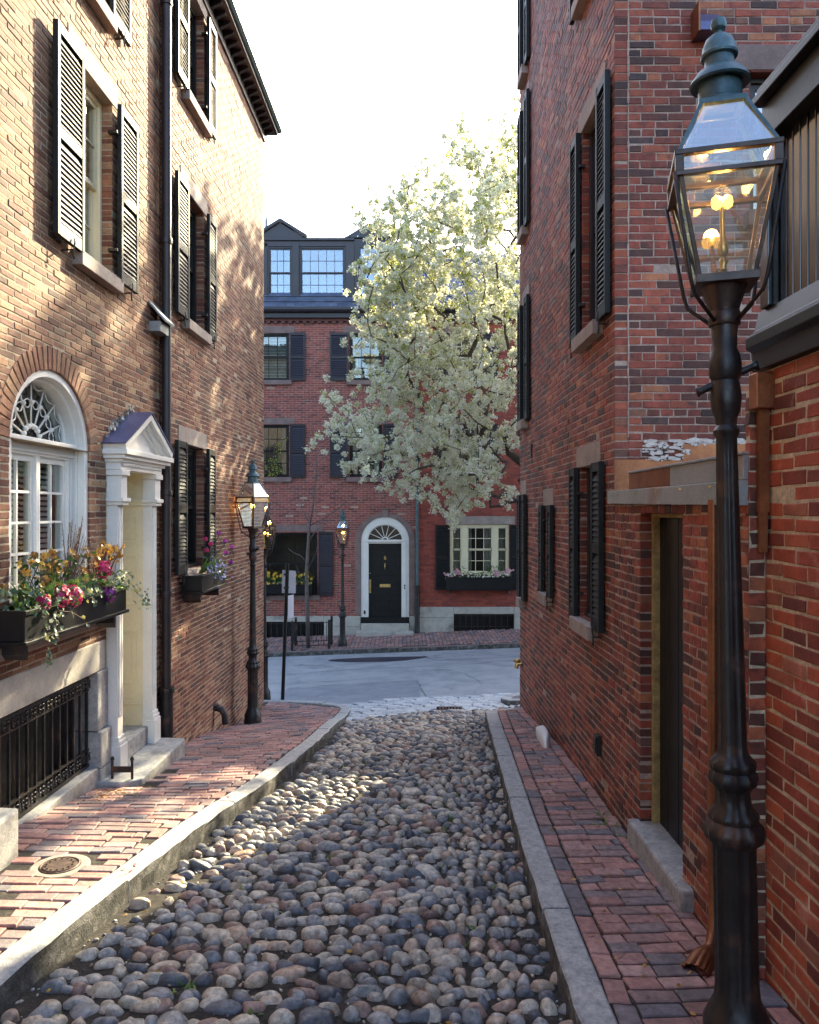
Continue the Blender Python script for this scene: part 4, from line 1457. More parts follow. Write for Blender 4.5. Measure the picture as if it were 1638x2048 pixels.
# ------------------------------------------------------------------ right house
FR = Frame(1.57, 0, 0, 1, -1, 0)             # alley side, s = distance
FC = Frame(1.57, 5.9, 1, 0, 0, -1)           # end wall facing the camera
RH = empty('brick_house', (2.2, 8, gz(1.57, 8)), 'tall red brick house on the right of the alley with narrow black shutters', 'house')
RE = 10.62
wins = [(6.27, 6.95, 3.30, 5.10, (5.96, 6.262), (6.958, 7.24), True, 3),
        (6.43, 7.03, .88, 2.19, (6.15, 6.422), (7.038, 7.27), True, 2),
        (8.38, 8.70, .93, 1.87, (8.18, 8.372), (8.708, 8.89), True, 1),
        (6.27, 6.95, 6.22, 7.95, (5.96, 6.262), (6.958, 7.24), False, 3),
        (10.17, 10.34, .70, 2.02, (9.96, 10.162), (10.348, 10.55), False, 1),
        (9.95, 10.25, 2.95, 4.45, (9.72, 9.942), (10.258, 10.5), False, 1),
        (9.95, 10.25, 5.35, 6.95, (9.72, 9.942), (10.258, 10.5), False, 1),
        (9.95, 10.25, 7.35, 8.8, (9.72, 9.942), (10.258, 10.5), False, 1)]
holesR = [(w[0], w[1], w[2], w[3]) for w in wins]
brick_wall(RH, FR, 5.9, RE, -1.1, 9.6, holesR, .059, .2, 'brick_red', 'mortar_red', header_every=7, limit=190, dark_head=.1)
W2 = (1.0, 1.9, 4.0, 5.06)
brick_wall(RH, FC, .104, 3.3, 1.5, 9.6, [W2], .059, .2, 'brick_red', 'mortar_red', header_every=7, limit=108, dark_head=.16, joint=.008)
for (a0, a1, z0, z1, sl_, sr_, parts, cols) in wins:
    fill_window(RH, FR, a0 + .004, a1 - .004, z0 + .004, z1 - .004, cols, 2, 'brown_paint', 'lintel_stone', sl_, sr_, parts, inside='dark', lint=.18, dep=.06, hinge=parts, sn0=.012)
fill_window(RH, FC, W2[0] + .004, W2[1] - .004, W2[2] + .004, W2[3] - .004, 2, 1, 'brown_paint', 'brownstone', None, None, False, glass='glass_far', inside='dark', lint=.19)
# vertical mortar seam one brick in from the corner
sm = MB(FC)
z = 2.35
while z < 9.5:
    h = R.uniform(.03, .09)
    sm.box(.097 + R.uniform(-.003, .003), .107 + R.uniform(-.003, .004), -.01, .003 + R.uniform(0, .002), z, z + h)
    z += h
sm.build('mortar_seam', ['mortar_red'], RH, kind='stuff')
# copper vent hood
vb = MB(FC)
vb.add([(.58, .0, 5.47), (.76, .0, 5.47), (.76, .15, 5.33), (.58, .15, 5.33), (.58, .0, 5.27), (.76, .0, 5.27), (.76, .15, 5.27), (.58, .15, 5.27)],
       [(0, 3, 2, 1), (4, 5, 6, 7), (0, 1, 5, 4), (1, 2, 6, 5), (2, 3, 7, 6), (3, 0, 4, 7)])
vb.build('vent_hood', ['slate_blue'], RH)
ve = MB(FC)
ve.box(.565, .578, .0, .152, 5.262, 5.475)
ve.build('vent_side', ['copper'], RH)
# white smear of old mortar and copper flashing above the lean-to roof
ws = MB(FC)
for k in range(150):
    a = R.uniform(.22, .95)
    z = R.uniform(2.18, 2.33) if a < .55 else R.uniform(2.285, 2.34)
    w_, h_ = R.uniform(.012, .05), R.uniform(.006, .016)
    ws.add([(a + w_ * math.cos(t) * R.uniform(.7, 1.1), .004 + k * .00012, z + h_ * math.sin(t) * R.uniform(.7, 1.1)) for t in [i * .785 for i in range(8)]], [tuple(range(8))])
ws.build('mortar_smear', ['white_smear'], RH, kind='stuff')
cf = MB(FC)
cf.box(-.002, .53, .005, .012, 1.86, 2.185)
cf.build('copper_flashing', ['copper'], RH)
cf = MB(FC)
cf.box(.50, 1.35, .0135, .019, 1.95, 2.30)
cf.build('copper_flashing', ['copper'], RH)
# core
cm = MB()
cm.box(2.2, 9, 6.45, RE - .12, -3, 9.55)
cm.box(1.60, 9, RE - .118, RE - .012, -3, 9.55)
cm.box(1.60, 2.199, 6.02, RE - .125, 9.3, 9.54)
cm.box(1.70, 9, 6.02, 6.10, -3, 3.9)
cm.box(3.6, 9, 5.92, 6.02, -3, 9.55)
cm.box(1.70, 4.9, 6.02, 6.449, 9.3, 9.54)
cm.build('inner_wall', ['dark_inside'], RH)
slab(RH, IDF, 'parapet', 1.55, 9, 5.88, RE + .02, 9.601, 9.75, 'brownstone')
wb = MB()
wb.box(3.68, 9, RE - .01, RE, -3, 9.6)
# white stone and weeds, vent, tap by the right wall
ws = stone(SV3, 1.45, 8.2, gz(1.45, 8.2) + .03, .40, .052, .09, 1.50, 77)
put('whitewashed_stone', ws, SF3, ['white_paint'], None, np.full(len(SF3), .5), True, label='long whitewashed stone lying against the foot of the right brick wall', cat='stone')
vv = MB(FR)
vv.box(6.28, 6.38, .0, .035, -.12, .04)
vv.box(6.30, 6.36, .035, .045, -.10, .02)
vv.build('wall_vent', ['iron'], RH, bevel=.004)
tp = MB(FR)
tp.tube([(10.45, .0, -.18), (10.45, .06, -.18), (10.45, .07, -.24)], .03, 10)
tp.lathe([(.045, -.01), (.045, .02), (.02, .03)], (10.45, .06, -.15), 10)
tp.build('brass_tap', ['brass'], RH, smooth=True, auto=50)
ir = MB(FR)
ir.box(9.6, 9.64, .0, .02, 2.45, 2.62)
ir.build('wall_tie', ['iron'], RH)

# ------------------------------------------------------------------ low lean-to in front of it
LT = empty('brick_outbuilding', (2.0, 4.8, gz(1.6, 4.8)), 'low brick lean-to with copper flashed roof edge and a narrow black doorway', 'outbuilding')
D0, D1 = 4.47, 5.27
brick_wall(LT, FR, 3.63, 5.896, -.75, 1.90, [(D0, D1, -1, 1.80)], .059, .115, 'brick_red', 'mortar_red', limit=300, dark_head=.15, reveal=.13, jit=.003)
FG = Frame(1.57, 3.62, 1, 0, 0, -1)
brick_wall(LT, FG, .004, .078, -.6, 2.35, [], .068, .13, 'brick_red', 'mortar_orange', limit=60, dark_head=.3, dep=.04, jit=.003)
db = MB(FR)
db.box(D0 - .06, D1 + .02, -.20, -.13, -.4, 1.9)
dor = db.build('door', ['black_paint'], LT)
for k in range(4):
    slab(dor, FR, 'door_board', D0 + .02 + k * .2, D0 + .21 + k * .2, -.13, -.122, -.3, 1.76, 'black_paint', .004)
fm = MB(FR)
fm.box(D1 - .035, D1 - .002, -.125, -.075, -.25, 1.798)
fm.box(D0, D1 - .036, -.125, -.075, 1.765, 1.798)
fm.build('door_frame', ['yellow_frame'], LT, bevel=.004)
gs = MB(FR)
gs.box(4.30, 5.33, -.16, .07, -.62, -.235)
gs.build('door_sill', ['granite'], LT, bevel=.02)
# roof edge: lower apron, upper strip, copper on the flat
e1 = MB(FR)
e1.add([(3.63, .045, 1.83), (4.70, .045, 1.845), (4.70, .045, 1.945), (3.63, .045, 1.945), (3.63, -.1, 1.83), (4.70, -.1, 1.845), (4.70, -.1, 1.945), (3.63, -.1, 1.945)],
       [(0, 1, 2, 3), (4, 7, 6, 5), (0, 4, 5, 1), (1, 5, 6, 2), (2, 6, 7, 3), (3, 7, 4, 0)])
e1.build('roof_apron', ['lead'], LT, bevel=.003)
e1 = MB(FR)
e1.add([(4.704, .045, 1.845), (5.93, .045, 1.862), (5.93, .045, 1.955), (4.704, .045, 1.945), (4.704, -.1, 1.845), (5.93, -.1, 1.862), (5.93, -.1, 1.955), (4.704, -.1, 1.945)],
       [(0, 1, 2, 3), (4, 7, 6, 5), (0, 4, 5, 1), (1, 5, 6, 2), (2, 6, 7, 3), (3, 7, 4, 0)])
e1.build('roof_apron', ['lead'], LT, bevel=.003)
for k in range(5):
    s_ = 3.95 + k * .42
    m = MB(FR)
    m.lathe([(.009, -.004), (.009, .004)], (s_, .048, 1.925), 8)
    m.build('rivet', ['brass'], LT)
e2 = MB(FR)
e2.box(3.63, 4.62, -.03, .02, 1.947, 2.06)
e2.box(3.63, 5.45, -.05, .03, 2.061, 2.075)
e2.build('roof_strip', ['lead'], LT, bevel=.003)
e2 = MB(FR)
e2.box(4.625, 5.45, -.03, .02, 1.957, 2.06)
e2.build('roof_strip', ['copper'], LT, bevel=.003, label='browned copper length of the roof strip')
rf = MB()
rf.box(1.58, 3.6, 3.64, 5.89, 1.91, 1.945)
rf.build('flat_roof', ['copper'], LT)
cm = MB()
cm.box(1.80, 3.6, 3.75, 5.85, -2, 1.90)
cm.build('inner_wall', ['dark_inside'], LT)
# copper rainwater pipes
dp = pipe_run(LT, 'copper_downpipe', [(1.53, 3.93, 1.86), (1.528, 3.93, 1.0), (1.528, 3.93, .1), (1.528, 3.92, -.20), (1.49, 3.86, -.29), (1.42, 3.78, -.315)], .024, 'copper', seg=14)
ot = MB()
pa, pb = np.array((1.46, 3.81, -.285)), np.array((1.345, 3.665, -.318))
d = (pb - pa) / np.linalg.norm(pb - pa)
a_ = np.cross(d, [0, 0, 1]); a_ /= np.linalg.norm(a_); b_ = np.cross(d, a_)
vs, fs = [], []
K = 48
secs = [(0, .028, 0), (.25, .042, 0), (.4, .046, .05), (1.0, .050, .07), (1.0, .044, .05), (.5, .040, 0)]
for f, r_, fl_ in secs:
    for k in range(K):
        t = 2 * math.pi * k / K
        q = r_ * (1 + fl_ * math.cos(14 * t))
        vs.append(tuple(pa + (pb - pa) * f + q * (a_ * math.cos(t) * 1.25 + b_ * math.sin(t))))
for j in range(len(secs) - 1):
    for k in range(K):
        fs.append((j * K + k, j * K + (k + 1) % K, (j + 1) * K + (k + 1) % K, (j + 1) * K + k))
fs.append(tuple(range(K))[::-1])
ot.add(vs, fs)
ot.build('pipe_outlet', ['copper'], LT, smooth=True, auto=40)
for z in (1.15, .25):
    m = MB(FR)
    m.box(3.885, 3.975, .0, .012, z - .012, z + .012)
    m.build('pipe_bracket', ['lead'], LT)

# ------------------------------------------------------------------ garden wall with board fence
GW = empty('garden_wall', (1.75, 2.8, gz(1.65, 2.8)), 'orange red brick garden wall at the right edge of the picture under the black boards', 'garden wall')
FW = Frame(1.65, 0, 0, 1, -1, 0)
brick_wall(GW, FW, 1.2, 3.63, -.55, 2.44, [], .0665, .21, 'brick_orange', 'mortar_orange', limit=300, jit=.003, joint=.012)
cm = MB()
cm.box(1.70, 2.2, -4, 3.62, -2, 2.42)
cm.box(1.66, 2.2, -4, 1.19, -2, 2.43)
cm.build('wall_core', ['brick_orange'], GW)
br = MB(FG)
br.box(.0, .14, .0, .08, 2.26, 2.42)
br.build('leader_head', ['copper'], GW, bevel=.006)
br = MB(FG)
br.box(.03, .075, .012, .045, 1.80, 2.262)
br.box(.036, .069, .012, .040, 1.62, 1.80)
br.build('leader_pipe', ['copper'], GW, smooth=True, auto=50)
for (a, z) in ((2.9, 1.62), (3.05, 1.55), (2.75, 1.15)):
    m = MB(FW)
    m.tube([(a, .0, z), (a, .035, z), (a, .045, z - .02)], .008, 6)
    m.build('wall_hook', ['iron'], GW)
BF = empty('board_fence', (1.75, 2.6, 2.45), 'glossy black vertical board fence standing on the orange garden wall', 'fence')
m = MB(FW)
m.extr([(.03, 2.445), (.03, 2.53), (.06, 2.55), (.06, 2.60), (.02, 2.63), (.0, 2.72), (-.12, 2.72), (-.12, 2.445)], 1.2, 3.70)
m.build('bottom_rail', ['black_paint'], BF, bevel=.004)
m = MB(FW)
m.box(1.2, 3.60, -.10, .03, 3.46, 3.62)
m.box(1.2, 3.62, -.12, .07, 3.625, 3.66)
m.box(1.2, 3.61, -.11, .05, 3.662, 3.70)
m.build('top_rail', ['black_paint'], BF, bevel=.005)
m = MB(FW)
m.box(3.56, 3.64, -.09, .02, 2.72, 3.46)
m.build('corner_post', ['fence_paint'], BF, bevel=.005)
s = 3.555
while s > 1.3:
    w_ = .062
    b = MB(FW)
    n_ = -.03 + R.uniform(-.002, .002)
    b.box(s - w_ + .004, s - .004, -.06, n_, 2.721, 3.459)
    b.build('board', ['fence_paint'], BF, bevel=.004)
    s -= w_
m = MB(FW)
m.box(1.2, 3.55, -.09, -.061, 2.73, 3.45)
m.build('fence_backing', ['black_paint'], BF)

# ------------------------------------------------------------------ far houses across the street
FY = 22.6
FF = Frame(0, FY, 1, 0, 0, -1)
H6 = empty('brick_house', (-1.8, FY + 1, gz(-1.8, FY)), 'brick house across the street with black door numbered 6 and dormered slate roof', 'house', 'houses across the street')
HR = empty('brick_house', (3.0, FY + 1, gz(3, FY)), 'redder brick house across the street beyond the downpipe with the white triple window', 'house', 'houses across the street')
h6 = [(-4.1, -3.18, 5.52, 6.85), (-1.47, -.55, 5.52, 6.85), (-4.1, -3.18, 2.78, 4.27), (-1.47, -.55, 2.78, 4.27), (-4.2, -2.38, -.55, 1.24), (-1.143, .213, -1.5, .98)]
brick_wall(H6, FF, -6.5, .40, -1.14, 7.12, h6, .0635, .205, 'brick_far', 'mortar_far', arches=[(-.465, .98, .76, .76)], header_every=0, limit=300, reveal=.25)
hr = [(1.37, 2.29, 5.52, 6.85), (1.37, 2.29, 2.86, 4.27), (1.37, 3.04, .03, 1.447)]
brick_wall(HR, FF, .402, 6.8, -.88, 7.12, hr, .0635, .205, 'brick_far_red', 'mortar_far_red', limit=300, reveal=.25)
def fwin(house, a0, a1, z0, z1, cols, rows, paint, sh, inside, glass='glass', stone='brownstone', sill=True, lint=.17):
    w = window(house, FF, a0 + .003, a1 - .003, z0 + .003, z1 - .003, cols, rows, paint, dep=.05, glass=glass, inside=inside, mun=.018)
    if lint:
        slab(house, FF, 'lintel', a0 - .16, a1 + .16, -.2, .012, z1 + .002, z1 + lint + .02, stone)
    if sill:
        slab(house, FF, 'sill', a0 - .08, a1 + .08, -.2, .08, z0 - .13, z0 - .002, stone)
    for s_ in sh:
        shutter(house, FF, s_[0], s_[1], z0 - .02, z1 + .01, paint='dormer_paint', parts=False, n0=.015, pitch=.05)
for zz0, zz1 in ((5.52, 6.85), (2.78, 4.27)):
    fwin(H6, -4.1, -3.18, zz0, zz1, 3, 2, 'black_paint', ((-4.56, -4.12), (-3.15, -2.72)), 'blind' if zz0 > 5 else 'curtain_sides', glass='glass_far' if zz0 < 5 else 'glass')
    fwin(H6, -1.47, -.55, zz0, zz1, 3, 2, 'black_paint', ((-2.02, -1.50), (-.52, -.1)), 'curtain_sides')
for zz0, zz1 in ((5.52, 6.85), (2.86, 4.27)):
    fwin(HR, 1.37, 2.29, zz0, zz1, 3, 2, 'white_paint', ((.93, 1.34), (2.32, 2.72)), 'curtain_sides')
# wide ground floor window of number 6
fwin(H6, -4.2, -2.38, -.55, 1.24, 3, 1, 'black_paint', ((-2.34, -1.93),), 'none')
rm = MB(FF)
rm.box(-4.3, -2.2, -1.3, -1.25, -.6, 1.3)
rm.box(-3.75, -3.3, -1.24, -1.2, -.2, .95)
rm.build('back_room', ['warm_room'], H6)
# triple white window of the right house
w3 = MB(FF)
w3.box(1.37, 3.04, -.16, -.03, 1.37, 1.444)
w3.box(1.37, 3.04, -.16, .02, .033, .10)
for a0, a1 in ((1.373, 1.44), (1.69, 1.87), (2.56, 2.72), (2.97, 3.037)):
    w3.box(a0, a1, -.16, -.02, .10, 1.37)
tw = w3.build('window', ['cream_paint'], HR, bevel=.006)
for a0, a1, c in ((1.44, 1.69, 1), (1.87, 2.56, 3), (2.72, 2.97, 1)):
    for k in range(2):
        za, zb = .10 + k * .635, .735 + k * .635
        s = MB(FF)
        nn = -.10 + .03 * k
        s.box(a0, a0 + .025, nn, nn + .03, za, zb); s.box(a1 - .025, a1, nn, nn + .03, za, zb)
        s.box(a0, a1, nn, nn + .03, za, za + .03); s.box(a0, a1, nn, nn + .03, zb - .03, zb)
        for q in range(1, c):
            x = a0 + (a1 - a0) * q / c
            s.box(x - .009, x + .009, nn + .002, nn + .028, za, zb)
        zq = (za + zb) / 2
        s.box(a0, a1, nn + .003, nn + .027, zq - .009, zq + .009)
        s.build('sash', ['cream_paint'], tw)
        g = MB(FF)
        g.box(a0 + .02, a1 - .02, nn + .012, nn + .016, za + .02, zb - .02)
        g.build('pane', ['glass'], tw)
for xa, xb in ((1.44, 1.69), (1.87, 2.0), (2.38, 2.56), (2.72, 2.97)):
    c = MB(FF)
    k = 14
    vs = []
    for i in range(k + 1):
        q = -.24 + .02 * math.sin(i * 1.3)
        vs += [(xa + (xb - xa) * i / k, q, .1), (xa + (xb - xa) * i / k, q, 1.37)]
    c.add(vs, [(2 * i, 2 * i + 1, 2 * i + 3, 2 * i + 2) for i in range(k)])
    c.build('curtain', ['curtain'], tw, smooth=True)
slab(HR, FF, 'lintel', 1.25, 3.2, -.2, .015, 1.449, 1.68, 'lintel_stone')
for s_ in ((.96, 1.355), (3.06, 3.46)):
    shutter(HR, FF, s_[0], s_[1], -.40, 1.43, paint='black_paint', parts=False, n0=.015, pitch=.05)
# plinths and basement windows
def far_plinth(house, a0, a1, zt, wa0, wa1, wz0, wz1, jn):
    m = lambda x0, x1, z0, z1, nn=.03: slab(house, FF, 'plinth_stone', x0, x1, -.2, nn + R.uniform(-.004, .004), z0, z1, 'granite_pale', .01)
    xs = [a0] + [x for x in jn if a0 < x < a1] + [a1]
    for x0, x1 in zip(xs, xs[1:]):
        if x1 <= wa0 + .01 or x0 >= wa1 - .01:
            m(x0 + .004, x1 - .004, zt - .30, zt)
            m(x0 + .004, x1 - .004, zt - .95, zt - .306)
        else:
            m(x0 + .004, x1 - .004, wz1, zt)
    b = MB(FF)
    b.box(wa0, wa1, -.21, -.15, wz0 - .3, wz1)
    bw_ = b.build('basement_window', ['black_paint'], house)
    n = int((wa1 - wa0) / .16)
    for i in range(n + 1):
        q = MB(FF)
        x = wa0 + (wa1 - wa0) * i / n
        q.box(x - .01, x + .01, -.06, -.04, wz0 - .25, wz1)
        q.build('bar', ['iron'], bw_)
    for z in (wz1 - .06, wz0 + .05):
        q = MB(FF)
        q.box(wa0, wa1, -.07, -.061, z - .015, z + .015)
        q.build('rail', ['iron'], bw_)
far_plinth(H6, -6.5, -1.15, -1.14, -3.86, -2.19, -1.85, -1.30, (-5.2, -3.86, -2.19))
far_plinth(HR, .48, 6.8, -.88, 1.48, 3.18, -1.50, -1.08, (1.48, 3.18, 4.8))
slab(H6, FF, 'plinth_stone', .22, .395, -.2, .02, -2.0, -1.14, 'granite_pale', .01)
# the arched doorway of number 6
dxc, zs = -.465, .98
bs_ = MB(FF)
bs_.ring(dxc, zs, .68, .68, .85, .80, -.2, .02, seg=36)
bs_.box(dxc - .845, dxc - .68, -.2, .02, -1.12, zs)
bs_.box(dxc + .68, dxc + .845, -.2, .02, -1.12, zs)
ds = bs_.build('door_surround', ['brownstone'], H6, bevel=.008)
ks = MB(FF)
ks.prism([(dxc - .075, zs + .685), (dxc + .075, zs + .685), (dxc + .10, zs + .90), (dxc - .10, zs + .90)], .0, .05)
ks.box(dxc - .125, dxc + .125, .0, .07, zs + .90, zs + .925)
ks.build('keystone', ['brownstone'], ds, bevel=.006)
wc = MB(FF)
wc.ring(dxc, zs, .50, .46, .679, .679, -.14, .0, seg=36)
wc.box(dxc - .679, dxc - .465, -.14, .0, -1.17, zs)
wc.box(dxc + .465, dxc + .679, -.14, .0, -1.17, zs)
wc.box(dxc - .465, dxc + .465, -.14, -.02, .905, zs)
wc.box(dxc - .60, dxc - .465, -.0, .02, -1.17, .95)
wc.box(dxc + .465, dxc + .60, -.0, .02, -1.17, .95)
wc.box(dxc - .60, dxc + .60, -.0, .025, .955, 1.02)
wcc = wc.build('door_casing', ['white_paint'], H6, bevel=.008)
f = MB(FF)
f.fan(dxc, zs + .02, .50, .46, -.10)
f.build('fanlight_pane', ['glass'], wcc)
f = MB(FF)
for i in range(1, 7):
    t = math.pi * i / 7
    f.tube([(dxc + .08 * math.cos(t), -.08, zs + .02 + .08 * math.sin(t)), (dxc + .5 * math.cos(t), -.08, zs + .02 + .46 * math.sin(t))], .011, 6)
f.ring(dxc, zs + .02, .065, .065, .095, .095, -.1, -.06, seg=14)
f.ring(dxc, zs + .0, .48, .44, .51, .47, -.1, -.05, seg=30)
f.build('fanlight_bars', ['white_paint'], wcc)
d6 = MB(FF)
d6.box(dxc - .464, dxc + .464, -.17, -.12, -1.17, .90)
door6 = d6.build('door', ['black_paint'], H6)
for z0_, z1_ in ((-1.02, -.72), (-.68, -.50), (-.36, -.14), (.0, .78)):
    for a0_, a1_ in ((dxc - .37, dxc - .06), (dxc + .06, dxc + .37)):
        p = MB(FF)
        p.box(a0_, a1_, -.12, -.11, z0_, z0_ + .02); p.box(a0_, a1_, -.12, -.11, z1_ - .02, z1_)
        p.box(a0_, a0_ + .02, -.12, -.11, z0_ + .02, z1_ - .02); p.box(a1_ - .02, a1_, -.12, -.11, z0_ + .02, z1_ - .02)
        p.build('door_panel', ['black_paint'], door6, bevel=.003)
p = MB(FF)
p.box(dxc - .15, dxc + .15, -.11, -.10, -.335, -.245)
p.box(dxc - .12, dxc + .12, -.10, -.094, -.31, -.27)
p.build('letter_slot', ['brass'], door6, bevel=.004)
p = MB(FF)
p.lathe([(.025, -.01), (.03, 0), (.025, .01)], (dxc, -.10, .33), 12)
p.tube([(dxc, -.095, .33), (dxc - .01, -.08, .25), (dxc, -.085, .17)], .016, 8)
p.build('door_knocker', ['brass'], door6, smooth=True)
p = MB(FF)
p.box(dxc - .45, dxc - .40, -.12, -.105, -.50, -.12)
p.tube([(dxc - .425, -.105, -.16), (dxc - .425, -.05, -.22), (dxc - .425, -.05, -.38), (dxc - .425, -.105, -.44)], .014, 8)
p.build('door_handle', ['brass'], door6, smooth=False)
p = MB(FF)
p.lathe([(.02, -.01), (.022, 0), (.018, .01)], (dxc - .425, -.11, .06), 10)
p.build('lock', ['brass'], door6)
tc = bpy.data.curves.new('house_number', 'FONT')
tc.body = '6'
tc.size = .16
tc.extrude = .004
tc.align_x = 'CENTER'
to = bpy.data.objects.new('house_number_curve', tc)
COL.objects.link(to)
bpy.context.view_layer.update()
me = bpy.data.meshes.new_from_object(to.evaluated_get(bpy.context.evaluated_depsgraph_get()))
bpy.data.objects.remove(to)
me.materials.clear()
me.materials.append(mat['brass'])
o = link('house_number', me, door6, FF.p(dxc, -.114, .45))
o.rotation_euler = (math.pi / 2, 0, 0)
p = MB(FF)
p.box(dxc + .54, dxc + .575, .0, .03, -.30, -.25)
p.box(dxc + .54, dxc + .575, .0, .03, -.37, -.32)
p.build('door_bell', ['black_paint'], wcc)
p = MB(FF)
p.box(dxc - .60, dxc - .55, .02, .035, -1.08, -.98)
p.build('wall_plate', ['black_paint'], wcc)
slab(H6, FF, 'threshold', dxc - .68, dxc + .68, -.2, .05, -1.335, -1.172, 'black_paint', .01)
slab(H6, FF, 'step', dxc - .67, dxc + .675, -.2, .20, -1.9, -1.337, 'granite_pale', .012)
slab(H6, FF, 'step', dxc - .80, dxc + .80, -.2, .42, -2.0, gz(-.4, 22.3) + .09, 'granite_pale', .012)
# downpipe between the houses
pipe_run(H6, 'downpipe', [(.44, FY - .08, 7.3), (.44, FY - .08, .0), (.44, FY - .08, -.26)], .042, 'verdigris', collars=(.35, 3.3, 5.9))
pipe_run(H6, 'downpipe_foot', [(.44, FY - .08, -.26), (.44, FY - .08, -1.42), (.44, FY - .12, -1.6)], .072, 'iron', collars=(-.3, -1.05))
# eaves
for house, a0, a1 in ((H6, -6.5, .40), (HR, .402, 6.8)):
    x = a0 + .03
    while x < a1 - .1:
        b = MB(FF)
        b.box(x, x + .10, .0, .07, 7.12, 7.185)
        b.build('dentil', ['brick_far'], house)
        x += .205
    b = MB(FF)
    b.box(a0, a1, -.1, .04, 7.185, 7.26)
    b.box(a0, a1, -.3, -.02, 7.0, 7.45)
    b.build('eaves_course', ['brick_far'], house)
    b = MB(FF)
    b.box(a0, a1, -.1, .14, 7.262, 7.40)
    b.extr([(.10, 7.405), (.24, 7.405), (.28, 7.46), (.28, 7.53), (.26, 7.53), (.25, 7.47), (.10, 7.44)], a0, a1)
    b.build('gutter', ['dormer_paint'], house)
    # slates laid in courses
    y0_, z0_ = .16, 7.50
    slope = Vector((0, .55, .62)).normalized()
    C, ha, hb, tn = [], [], [], []
    nrow = 12 if house is HR else 5
    nrow = 18
    for r in range(nrow):
        x = a0 + (r % 2) * .12
        while x < a1 - .05:
            w_ = min(.24, a1 - x)
            q = Vector((x + w_ / 2, FY - .14, 7.50)) + slope * (.155 * r + .075)
            C.append(tuple(q)); ha.append(w_ / 2 - .004); hb.append(.09); tn.append(R.random())
            x += w_
    N_ = np.array([0, -slope.z, slope.y])
    rf = MB(FF)
    e = Vector((0, FY - .12, 7.48)) + slope * 2.9
    e0 = Vector((0, FY - .12, 7.47))
    for q in (e0, e):
        pass
    rf.add([(a0, FY - e0.y, e0.z), (a1, FY - e0.y, e0.z), (a1, FY - e.y, e.z), (a0, FY - e.y, e.z), (a1, -6.5, e.z + .6), (a0, -6.5, e.z + .6)], [(0, 1, 2, 3), (3, 2, 4, 5)])
    ro = rf.build('roof', ['slate'], house, tones=True)
    sn = slope * 1.0
    B_ = np.array([0, slope.y, slope.z])
    # each slate tilts slightly off the slope so the courses step
    B_t = B_ * 1.0 + N_ * -.04
    pieces('slate', ro, C, (1, 0, 0), B_t / np.linalg.norm(B_t), N_, ha, hb, .012, tn, 'slate', bev=.002, jit=.001, limit=150)
    sg = MB(FF)
    for r in (.25, .5):
        q = Vector((0, FY - .14, 7.5)) + slope * r
        sg.tube([(a0, FY - q.y + .05, q.z + .05), (a1, FY - q.y + .05, q.z + .05)], .012, 6)
    sg.build('snow_rail', ['iron'], house)
    cm = MB(FF)
    cm.box(a0 + .02, a1 - .02, -7, -1.32 if house is H6 else -.6, -3, 7.1)
    cm.box(a0 + .01, a0 + .05, -1.5, -.03, -3, 7.1)
    cm.box(a1 - .05, a1 - .01, -1.5, -.03, -3, 7.1)
    cm.box(a0 + .06, a1 - .06, -1.31, -.22, 1.9, 2.3)
    cm.box(a0 + .06, a1 - .06, -1.31, -.22, 4.8, 5.0)
    cm.build('inner_wall', ['dark_inside'], house)
xw = MB(FF)
xw.box(6.81, 15, -7, .0, -3, 7.5)  # out of sight, added to block low sun past the end of the house
xw.prism([(6.81, 7.5), (15, 7.5), (15, 9.9), (6.81, 9.9)], -6.5, -2.1)
xw.build('unseen_wall', ['brick_far_red'], HR, tones=True)
# dormer row of number 6
FD = Frame(0, FY + .30, 1, 0, 0, -1)
dm = MB(FD)
dm.box(-4.1, -3.83, -.25, .0, 7.9, 9.5)
dm.box(-3.12, -2.93, -.25, .03, 7.9, 9.5)
dm.box(-1.60, -1.35, -.25, .03, 7.9, 9.5)
dm.box(-4.1, -1.35, -.25, .0, 9.40, 9.56)
dm.box(-4.1, -1.35, -.25, .05, 9.56, 9.64)
dm.box(-4.1, -1.35, -.25, .03, 7.82, 7.92)
dm.box(-4.1, -1.35, -2.4, -.6, 7.5, 9.5)
dor_ = dm.build('dormer', ['dormer_paint'], H6, bevel=.01)
for a0, a1, c in ((-3.83, -3.12, 3), (-2.93, -1.60, 5)):
    window(H6, FD, a0 + .003, a1 - .003, 7.921, 9.399, c, 2, 'dormer_paint', dep=.02, glass='glass_dormer', inside='none', mun=.012, fw=.04)
pd = MB(FD)
pd.prism([(-4.15, 9.64), (-2.78, 9.64), (-3.465, 10.06)], -.3, .02)
pd.build('pediment', ['dormer_paint'], H6)
for s_ in (-1, 1):
    k = MB(FD)
    x0 = -3.465 + s_ * .76
    k.prism([(x0, 9.62), (-3.465, 10.10), (-3.465, 10.19), (x0 + s_ * .03, 9.70)], -1.8, .09)
    k.build('raking_cornice', ['dormer_paint'], H6)
mr = MB(FD)
mr.add([(-2.85, .06, 9.645), (-1.2, .06, 9.645), (-1.2, -1.6, 10.25), (-2.85, -1.6, 10.25)], [(0, 1, 2, 3)])
mro = mr.build('metal_roof', ['roof_metal'], H6)
for k in range(6):
    x = -2.75 + .3 * k
    q = MB(FD)
    q.add([(x - .015, .065, 9.65), (x + .015, .065, 9.65), (x + .015, -1.6, 10.26), (x - .015, -1.6, 10.26), (x - .015, .065, 9.70), (x + .015, .065, 9.70), (x + .015, -1.6, 10.31), (x - .015, -1.6, 10.31)],
          [(4, 5, 6, 7), (0, 1, 5, 4), (1, 2, 6, 5), (2, 3, 7, 6), (3, 0, 4, 7)])
    q.build('standing_seam', ['roof_metal'], mro)
pd = MB(FD)
